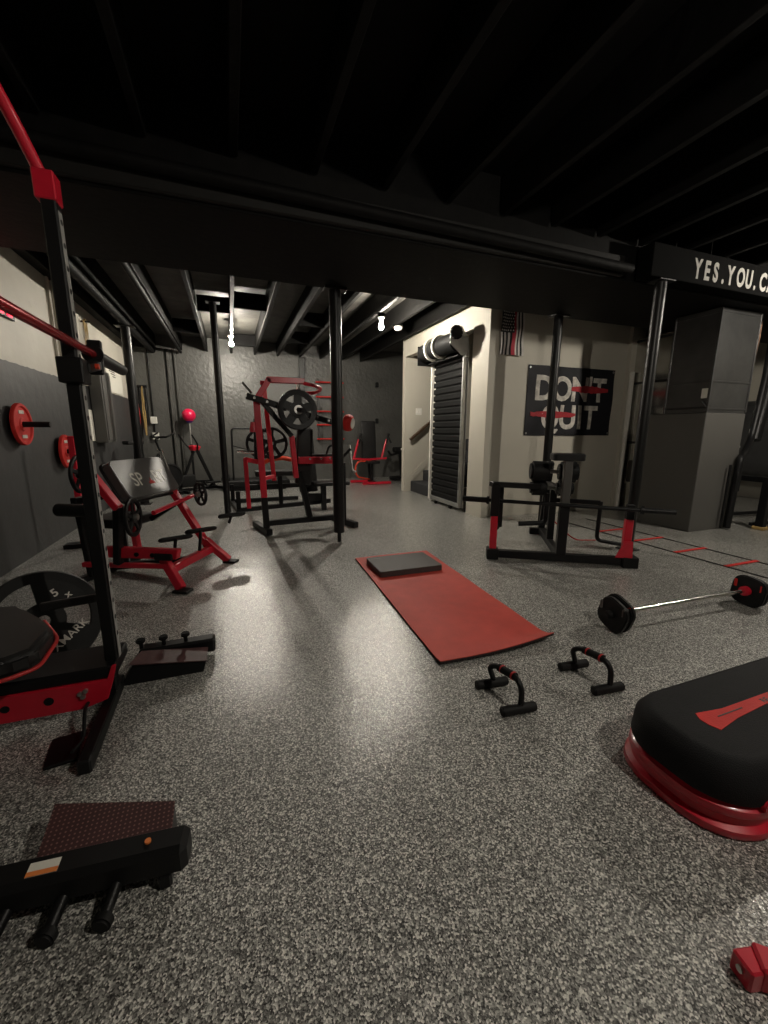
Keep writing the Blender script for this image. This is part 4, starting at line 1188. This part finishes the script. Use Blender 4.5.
# wall ladder pegs: five red bars
t = thing('wall_bars', 'five red horizontal bars mounted one above another on the back wall', 'wall bars', (2.05, 9.15, 0.9))
for z in (0.91, 1.22, 1.51, 1.82, 2.13):
    MB().cyl((1.80, 9.10, z), (2.42, 9.10, z), 0.017, seg=16).build('bar', K['redmatte'], t)
for x in (1.86, 2.38):
    MB().box((x, 9.165, 1.52), (0.05, 0.06, 1.36), bev=0.004).build('side_rail', K['grey_trim'], t)
    for z in (0.91, 1.22, 1.51, 1.82, 2.13):
        MB().bar((x, 9.16, z), (x, 9.09, z), 0.02, 0.02).build('bracket', K['grey_trim'], t)
for z, q in ((2.13, 'upper'), (1.32, 'lower')):
    single('wall_hook', MB().box((3.23, 9.17, z), (0.07, 0.06, 0.11), bev=0.01).tube([(3.23, 9.15, z - 0.02), (3.23, 9.10, z - 0.03), (3.23, 9.09, z + 0.02)], 0.008, 8, 0.02), K['rubber'],
           'small black wall hook on the back wall, %s of the two' % q, 'hook', (3.23, 9.17, z), 'hooks on the back wall')

# ================================================================== FAR BENCH (red, backrest up)
t = thing('folding_bench', 'red exercise bench with tall black backrest and two raised arms by the back wall', 'weight bench', (2.72, 8.25, 0))
bk = M.Rotation(-0.10, 3, 'X')
MB().box((2.74, 8.32, 0.87), (0.32, 0.07, 0.86), bk, bev=0.03, seg=3).build('backrest', K['vinyl'], t)
MB().box((2.74, 8.10, 0.45), (0.26, 0.34, 0.06), bev=0.02, seg=3).build('seat', K['vinyl'], t)
MB().bar((2.74, 8.24, 0.05), (2.74, 8.34, 0.62), 0.05, 0.05).build('post', K['black'], t)
MB().bar((2.74, 8.08, 0.05), (2.74, 8.10, 0.44), 0.05, 0.05).build('seat_post', K['black'], t)
for s in (-1, 1):
    MB().bar((2.74, 8.22, 0.50), (2.74 + s * 0.37, 8.20, 0.52), 0.04, 0.04).build('side_arm', K['red'], t)
    x0 = 2.37 if s < 0 else 2.99
    MB().bar((x0, 8.20, 0.50), (x0 + 0.14, 8.26, 0.92), 0.035, 0.035).build('lever', K['red'], t)
    MB().cyl((x0 + 0.13, 8.26, 0.84), (x0 + 0.19, 8.26, 1.04), 0.028).build('hand_grip', K['rubber'], t)
    MB().cyl((x0 + 0.16, 8.26, 1.0), (x0 + 0.22, 8.20, 0.84), 0.02).build('hand_grip', K['rubber'], t)
MB().bar((2.34, 8.34, 0.03), (2.74, 8.34, 0.03), 0.06, 0.05).build('rear_foot', K['red'], t)
MB().bar((2.48, 7.92, 0.03), (3.10, 7.92, 0.03), 0.06, 0.05).build('front_foot', K['red'], t)
MB().bar((2.74, 7.92, 0.05), (2.74, 8.36, 0.05), 0.05, 0.05).build('spine', K['black'], t)
g = MB().tube([(2.50 + 0.11 * math.cos(a), 8.12, 0.30 + 0.17 * math.sin(a)) for a in [PI * 0.5 + PI * k / 12 for k in range(13)]], 0.018, 10)
g.bar((2.50, 8.12, 0.47), (2.74, 8.12, 0.47), 0.03, 0.03).bar((2.50, 8.12, 0.13), (2.72, 8.20, 0.08), 0.03, 0.03)
g.build('curved_guard', K['orange'], t, label='curved orange red tube')

t = thing('rowing_machine', 'dark exercise machine half hidden behind the stairwell corner', 'exercise machine', (3.5, 8.6, 0))
MB().tube([(3.26, 8.5, 0.66), (3.33, 8.5, 0.56), (3.45, 8.5, 0.60), (3.75, 8.5, 0.60)], 0.025, 10, 0.04).build('handle', K['rubber'], t)
MB().box((3.55, 8.5, 0.68), (0.34, 0.16, 0.12), bev=0.03).build('console', K['rubber'], t)
MB().box((3.58, 8.42, 0.70), (0.10, 0.02, 0.04), bev=0.004).build('display', K['white'], t)
MB().bar((3.62, 8.5, 0.05), (3.55, 8.5, 0.66), 0.08, 0.08).build('mast', K['black'], t)
MB().box((3.62, 8.5, 0.04), (0.55, 0.30, 0.08), bev=0.02).build('base', K['rubber'], t)

# ================================================================== LEVERAGE MACHINE (centre)
t = thing('leverage_machine', 'tall red and black plate-loaded leverage machine in the centre of the room', 'weight machine', (0.7, 4.5, 0))
Y0 = 4.42
MB().bar((0.30, Y0, 0.03), (0.29, Y0, 0.40), 0.065, 0.065).build('upright_base', K['black'], t)
MB().bar((0.29, Y0, 0.40), (0.265, Y0, 1.42), 0.062, 0.062).build('upright', K['red'], t)
MB().bar((0.265, Y0, 1.40), (0.40, Y0, 1.605), 0.058, 0.058, up=(0, 1, 0), e=0.012).build('upright_bend', K['red'], t)
MB().bar((0.39, Y0, 1.60), (0.74, Y0, 1.60), 0.058, 0.058, e=0.012).build('top_beam', K['red'], t)
MB().bar((0.36, Y0 + 0.20, 1.58), (0.42, Y0 + 0.20, 0.55), 0.045, 0.045).build('rear_post', K['red'], t)
MB().bar((0.33, Y0, 1.57), (0.36, Y0 + 0.20, 1.57), 0.04, 0.04).build('top_link', K['red'], t)
MB().bar((0.30, Y0, 0.60), (0.42, Y0 + 0.2, 0.60), 0.04, 0.04).build('mid_link', K['red'], t)
MB().tube([(0.74, Y0, 1.58), (0.86, Y0 - 0.02, 1.56), (0.96, Y0 + 0.10, 1.54), (0.90, Y0 + 0.2, 1.50), (0.76, Y0 + 0.2, 1.50)], 0.018, 10, 0.06).build('pulldown_handle', K['red'], t)
MB().cyl((0.68, Y0, 1.48), (0.69, Y0, 1.58), 0.014).build('hanger_pin', K['chrome'], t)
MB().bar((0.14, 4.34, 0.03), (0.46, 4.34, 0.03), 0.001, 0.001).bm.free()
MB().bar((0.32, 4.30, 0.04), (0.20, 4.80, 0.04), 0.065, 0.065).build('left_foot', K['black'], t)
MB().bar((0.32, 4.42, 0.12), (1.16, 4.50, 0.12), 0.06, 0.06).build('base_beam', K['black'], t)
MB().bar((1.28, 4.34, 0.04), (1.12, 4.82, 0.04), 0.065, 0.065).build('right_foot', K['black'], t)
MB().bar((1.18, 4.52, 0.05), (1.18, 4.52, 0.74), 0.055, 0.055).build('right_post', K['black'], t)
MB().bar((0.78, 4.47, 0.12), (0.67, 4.44, 0.66), 0.055, 0.055).build('inner_leg', K['black'], t)
MB().bar((0.63, 4.40, 0.60), (0.60, 4.40, 1.04), 0.075, 0.05).build('seat_column', K['red'], t)
MB().box((0.74, 4.52, 0.82), (0.17, 0.10, 0.62), M.Rotation(0.08, 3, 'Y'), bev=0.03, seg=3).build('back_pad', K['vinyl'], t)
MB().bar((0.66, 4.40, 0.785), (1.16, 4.44, 0.775), 0.055, 0.075).build('side_beam', K['red'], t)
for x in (0.78, 0.90, 1.0):
    MB().cyl((x, 4.375, 0.80), (x, 4.365, 0.80), 0.012, seg=6).build('bolt', K['chrome'], t)
MB().bar((0.80, 4.46, 0.83), (1.15, 4.50, 0.83), 0.08, 0.03).build('arm_rest', K['vinyl'], t)
MB().tube([(0.98, 4.46, 0.84), (1.0, 4.42, 0.93), (1.10, 4.42, 0.95), (1.14, 4.45, 0.86)], 0.012, 10, 0.03).build('hand_loop', K['black'], t)
MB().tube([(1.24, 4.44, 0.94), (1.26, 4.40, 0.66), (1.30, 4.40, 0.64)], 0.012, 10, 0.03).build('side_handle', K['steel'], t)
MB().bar((1.16, 4.46, 0.80), (1.25, 4.43, 0.90), 0.03, 0.03).build('handle_arm', K['black'], t)
# lever arm, loaded plate
MB().bar((0.17, 4.36, 1.43), (0.56, 4.34, 1.32), 0.06, 0.07, up=(0, 1, 0)).build('lever_arm', K['black'], t)
MB().bar((0.30, 4.37, 1.40), (0.60, 4.37, 1.04), 0.05, 0.06, up=(0, 1, 0)).build('lever_brace', K['black'], t)
MB().bar((0.60, 4.34, 1.30), (1.12, 4.34, 1.16), 0.06, 0.075, up=(0, 1, 0)).build('lever_arm', K['black'], t)
for x, z in ((0.24, 1.41), (0.36, 1.375), (0.46, 1.35), (0.86, 1.235), (0.98, 1.20)):
    MB().cyl((x, 4.315, z), (x, 4.300, z), 0.014, seg=6).build('bolt', K['chrome'], t)
MB().cyl((0.14, 4.38, 1.56), (0.22, 4.36, 1.46), 0.011).build('selector_pin', K['chrome'], t)
MB().cyl((0.68, 4.08, 1.29), (0.63, 4.36, 1.31), 0.024).build('weight_horn', K['black'], t)
ra = V((0.78, -0.60, -0.12)).normalized(); rc = V((1.15, 4.33, 1.185))
g = MB().lathe([(0, 0), (0.06, 0), (0.085, 0.02), (0.092, 0.05), (0.080, 0.085), (0.062, 0.10), (0, 0.10)], rc, ra, 32, False)
rp = g.build('red_roller', K['redmatte'], t, label='red foam roller end')
MB().cyl(rc + ra * 0.099, rc + ra * 0.104, 0.055).build('roller_cap', K['white'], rp, label='pale end cap')
MB().lathe([(0.02, 0), (0.045, 0), (0.028, 0.10), (0.015, 0.10)], (0.225, 4.42, 1.08), (0, 0, 1), 20).build('knob_cone', K['red'], t)
MB().bar((0.225, 4.42, 1.12), (0.28, 4.42, 1.12), 0.03, 0.03).build('knob_arm', K['red'], t)
t2 = thing('spoked_plate', 'black six-spoked iron plate loaded high on the leverage machine', 'weight plate', (0.645, 4.22, 1.08))
plate_mb((0.645, 4.22, 1.30), (0.10, -1, 0.03), 0.198, 0.04, 5, 0.27, 0.42, 0.42).build('disc', K['black'], t2)
MB().lathe([(0.024, 0), (0.045, 0), (0.045, 0.05), (0.024, 0.05)], (0.648, 4.245, 1.30), (0.10, -1, 0.03), 24).build('hub_ring', K['steel'], t2, label='steel hub ring')

# low bench machine behind
t = thing('low_cable_machine', 'low black machine with red uprights standing behind the leverage machine', 'weight machine', (0.6, 5.9, 0))
MB().bar((0.05, 5.72, 0.04), (1.30, 5.72, 0.10), 0.06, 0.06).build('base_beam', K['black'], t)
MB().bar((-0.02, 6.50, 0.04), (0.95, 6.50, 0.04), 0.06, 0.06).build('rear_base_beam', K['black'], t)
MB().bar((0.04, 5.66, 0.03), (-0.06, 6.6, 0.03), 0.055, 0.055).build('side_base', K['black'], t)
for x, y in ((0.04, 5.70), (-0.03, 6.45)):
    MB().bar((x, y, 0.03), (x, y, 0.30), 0.055, 0.055).build('corner_post', K['black'], t)
MB().bar((0.17, 5.70, 0.06), (0.16, 5.70, 0.74), 0.055, 0.055).build('upright', K['red'], t, label='red upright')
MB().bar((0.60, 5.72, 0.06), (0.60, 5.72, 0.52), 0.055, 0.055).build('upright', K['black'], t)
MB().bar((0.15, 5.70, 0.72), (0.37, 5.72, 0.67), 0.05, 0.06).build('red_arm', K['red'], t)
MB().tube([(0.37, 5.70, 0.66), (0.50, 5.70, 0.72), (0.66, 5.70, 0.73), (0.76, 5.70, 0.70)], 0.030, 12, 0.05).build('curved_arm', K['orange'], t, label='orange red curved arm')
for a, b_ in (((0.06, 5.62, 0.83), (0.27, 5.66, 0.815)), ((0.40, 5.66, 0.84), (0.52, 5.68, 0.835))):
    MB().cyl(a, b_, 0.022).build('weight_horn', K['chrome'], t)
MB().bar((0.30, 5.72, 0.70), (0.32, 5.72, 1.25), 0.05, 0.05).build('mast', K['black'], t)
MB().bar((0.16, 5.78, 0.34), (1.05, 5.78, 0.34), 0.06, 0.06).build('mid_beam', K['black'], t)
MB().box((0.55, 5.78, 0.52), (0.55, 0.28, 0.07), bev=0.02, seg=3).build('seat', K['vinyl'], t)
MB().bar((0.60, 5.78, 0.36), (0.60, 5.78, 0.5), 0.05, 0.05).build('seat_post', K['black'], t)
MB().box((0.99, 5.86, 0.62), (0.26, 0.09, 0.80), M.Rotation(-0.06, 3, 'Y'), bev=0.03, seg=3).build('back_pad', K['vinyl'], t)
MB().bar((0.99, 5.90, 0.10), (0.99, 5.90, 0.4), 0.05, 0.05).build('pad_post', K['black'], t)
MB().box((1.28, 5.60, 0.37), (0.50, 0.26, 0.05), bev=0.015, seg=3).build('front_bench', K['vinyl'], t)
MB().bar((1.17, 5.58, 0.0), (1.17, 5.58, 0.36), 0.07, 0.07).build('bench_leg', K['black'], t)
MB().bar((0.90, 5.64, 0.18), (1.20, 5.60, 0.18), 0.06, 0.10).build('bench_link', K['black'], t)
MB().bar((0.92, 5.72, 0.10), (0.92, 5.72, 0.36), 0.05, 0.05).build('bench_post', K['black'], t)
t2 = thing('spoked_plate', 'dark iron plate on the low machine, seen behind the red upright', 'weight plate', (0.50, 5.62, 0.72))
plate_mb((0.50, 5.60, 0.93), (0, -1, 0), 0.21, 0.03, 5, 0.18, 0.3).build('disc', K['black'], t2)
t2 = thing('spoked_plate', 'dark iron plate on the low machine, left of the first one', 'weight plate', (0.40, 5.8, 0.72))
plate_mb((0.38, 5.84, 0.92), (0, -1, 0), 0.20, 0.03, 5, 0.18, 0.3).build('disc', K['black'], t2)

# ================================================================== RIGHT BENCH RIG with barbell
t = thing('squat_bench', 'black bench rig with red lower uprights in front of the banner wall', 'weight bench', (2.6, 2.7, 0))
A, B = V((2.10, 2.89, 0)), V((3.00, 2.325, 0))
d = (B - A).normalized(); n = V((-d.y, d.x, 0))   # n points away from camera
MB().bar(A + d * 0.03 + up * 0.045, B + up * 0.045, 0.065, 0.065).build('front_base', K['black'], t)
MB().box(A + up * 0.045, (0.10, 0.12, 0.09), M.Rotation(-0.53, 3, 'Z'), bev=0.005).build('end_cap', K['rubber'], t)
MB().box(B + d * 0.03 + up * 0.045, (0.12, 0.12, 0.09), M.Rotation(-0.53, 3, 'Z'), bev=0.005).build('end_cap', K['rubber'], t)
MB().bar(A + up * 0.09, A + up * 0.40, 0.058, 0.058, up=n).build('lower_upright', K['red'], t, label='red lower upright')
MB().bar(A + up * 0.38, A + up * 0.66, 0.070, 0.070, up=n).build('upper_upright', K['black'], t)
MB().bar(A + n * 0.16 + d * 0.05 + up * 0.25, A + n * 0.16 + d * 0.05 + up * 0.64, 0.06, 0.06, up=n).build('rear_upright', K['black'], t)
MB().bar(A + n * 0.0 + up * 0.26, A + n * 0.18 + d * 0.05 + up * 0.27, 0.05, 0.05).build('upright_link', K['black'], t)
MB().bar(A - d * 0.04 + up * 0.655, A + d * 0.38 + n * 0.20 + up * 0.62, 0.08, 0.045).build('top_arm', K['vinyl'], t)
MB().bar(B + d * 0.0 + up * 0.09, B + up * 0.40, 0.058, 0.055, up=n).build('lower_upright', K['red'], t, label='red lower upright')
MB().prism([(-0.09, 0), (0.04, 0), (0.03, 0.14), (-0.03, 0.14)], B + up * 0.085 - n * 0.045, d, up, 0.012, 0.002).build('gusset', K['red'], t, label='red gusset')
MB().bar(B + up * 0.40, B + up * 0.52, 0.058, 0.058, up=n).build('upper_upright', K['black'], t)
CP = A + d * 0.56
MB().bar(CP + up * 0.06, CP + up * 0.50, 0.075, 0.075, up=n).build('centre_post', K['black'], t)
MB().bar(CP + up * 0.50, CP + up * 0.87, 0.065, 0.065, up=n).build('post_slider', K['cabinet'], t, label='grey inner post')
g = MB().prism(round_poly(0.25, 0.20, 0.04), CP + d * 0.0 + n * 0.05 + up * 0.865, d, n, 0.055, 0.018, 3)
g.build('top_pad', K['vinyl'], t)
# spine and rear
RP = V((3.10, 3.42, 0))
MB().bar(CP + n * 0.03 + up * 0.05, RP + up * 0.05, 0.06, 0.06).build('base_spine', K['black'], t)
MB().bar(RP - d * 0.12 + up * 0.035, RP + d * 0.12 + up * 0.035, 0.07, 0.07).build('rear_foot', K['black'], t)
MP = CP.lerp(RP, 0.5)
MB().bar(MP + up * 0.06, MP + up * 0.60, 0.06, 0.06, up=n).build('middle_post', K['black'], t)
MB().bar(RP + up * 0.05, CP.lerp(RP, 0.75) + up * 0.80, 0.06, 0.06, up=n).build('rear_post', K['black'], t)
MB().bar(CP + up * 0.60, CP.lerp(RP, 0.8) + up * 0.58, 0.05, 0.05).build('seat_rail', K['black'], t)
for k, (z, w_, hh) in enumerate(((0.755, 0.39, 0.18), (0.605, 0.36, 0.14))):
    q = CP.lerp(RP, 0.20 + 0.05 * k) + up * z - d * 0.07
    for s in (-1, 1):
        MB().cyl(q - d * (w_ / 2) * s, q - d * 0.04 * s, hh / 2, seg=28, bev=0.02).build('foam_roller', K['rubber'], t)
    MB().cyl(q - d * 0.05, q + d * 0.05, 0.016).build('roller_axle', K['steel'], t)
q = CP + n * 0.22
MB().tube([q - d * 0.10 + up * 0.56, q - d * 0.10 + up * 0.29, q - d * 0.33 + up * 0.27], 0.022, 12, 0.04).build('leg_hook', K['black'], t)
MB().tube([B + n * 0.35 - d * 0.12 + up * 0.48, B + n * 0.36 - d * 0.12 + up * 0.12, B + n * 0.36 + d * 0.10 + up * 0.09], 0.018, 12, 0.05).build('floor_hook', K['black'], t)
MB().bar(MP + up * 0.46, B + n * 0.35 - d * 0.12 + up * 0.47, 0.04, 0.04).build('hook_arm', K['black'], t)
MB().tube([MP + d * 0.03 + up * 0.25, MP + d * 0.25 + n * 0.1 + up * 0.05, MP + d * 0.5 + n * 0.3 + up * 0.012], 0.006, 8, 0.1).build('cable', K['redtrim'], t, label='thin dark red cable')
t = thing('long_barbell', 'long black barbell lying across the bench rig', 'barbell', (2.5, 2.6, 0.5))
a, b = V((1.92, 3.12, 0.505)), V((3.10, 2.03, 0.505))
dd = (b - a).normalized()
MB().cyl(a + dd * 0.22, b - dd * 0.22, 0.016, seg=20).build('shaft', K['black'], t)
MB().cyl(a, a + dd * 0.22, 0.025, seg=20, bev=0.002).build('sleeve', K['black'], t)
MB().cyl(b - dd * 0.22, b, 0.022, seg=20, bev=0.002).build('sleeve', K['black'], t)
for q in (a + dd * 0.22, b - dd * 0.22):
    MB().cyl(q - dd * 0.01, q + dd * 0.012, 0.036, seg=20, bev=0.003).build('collar', K['black'], t)
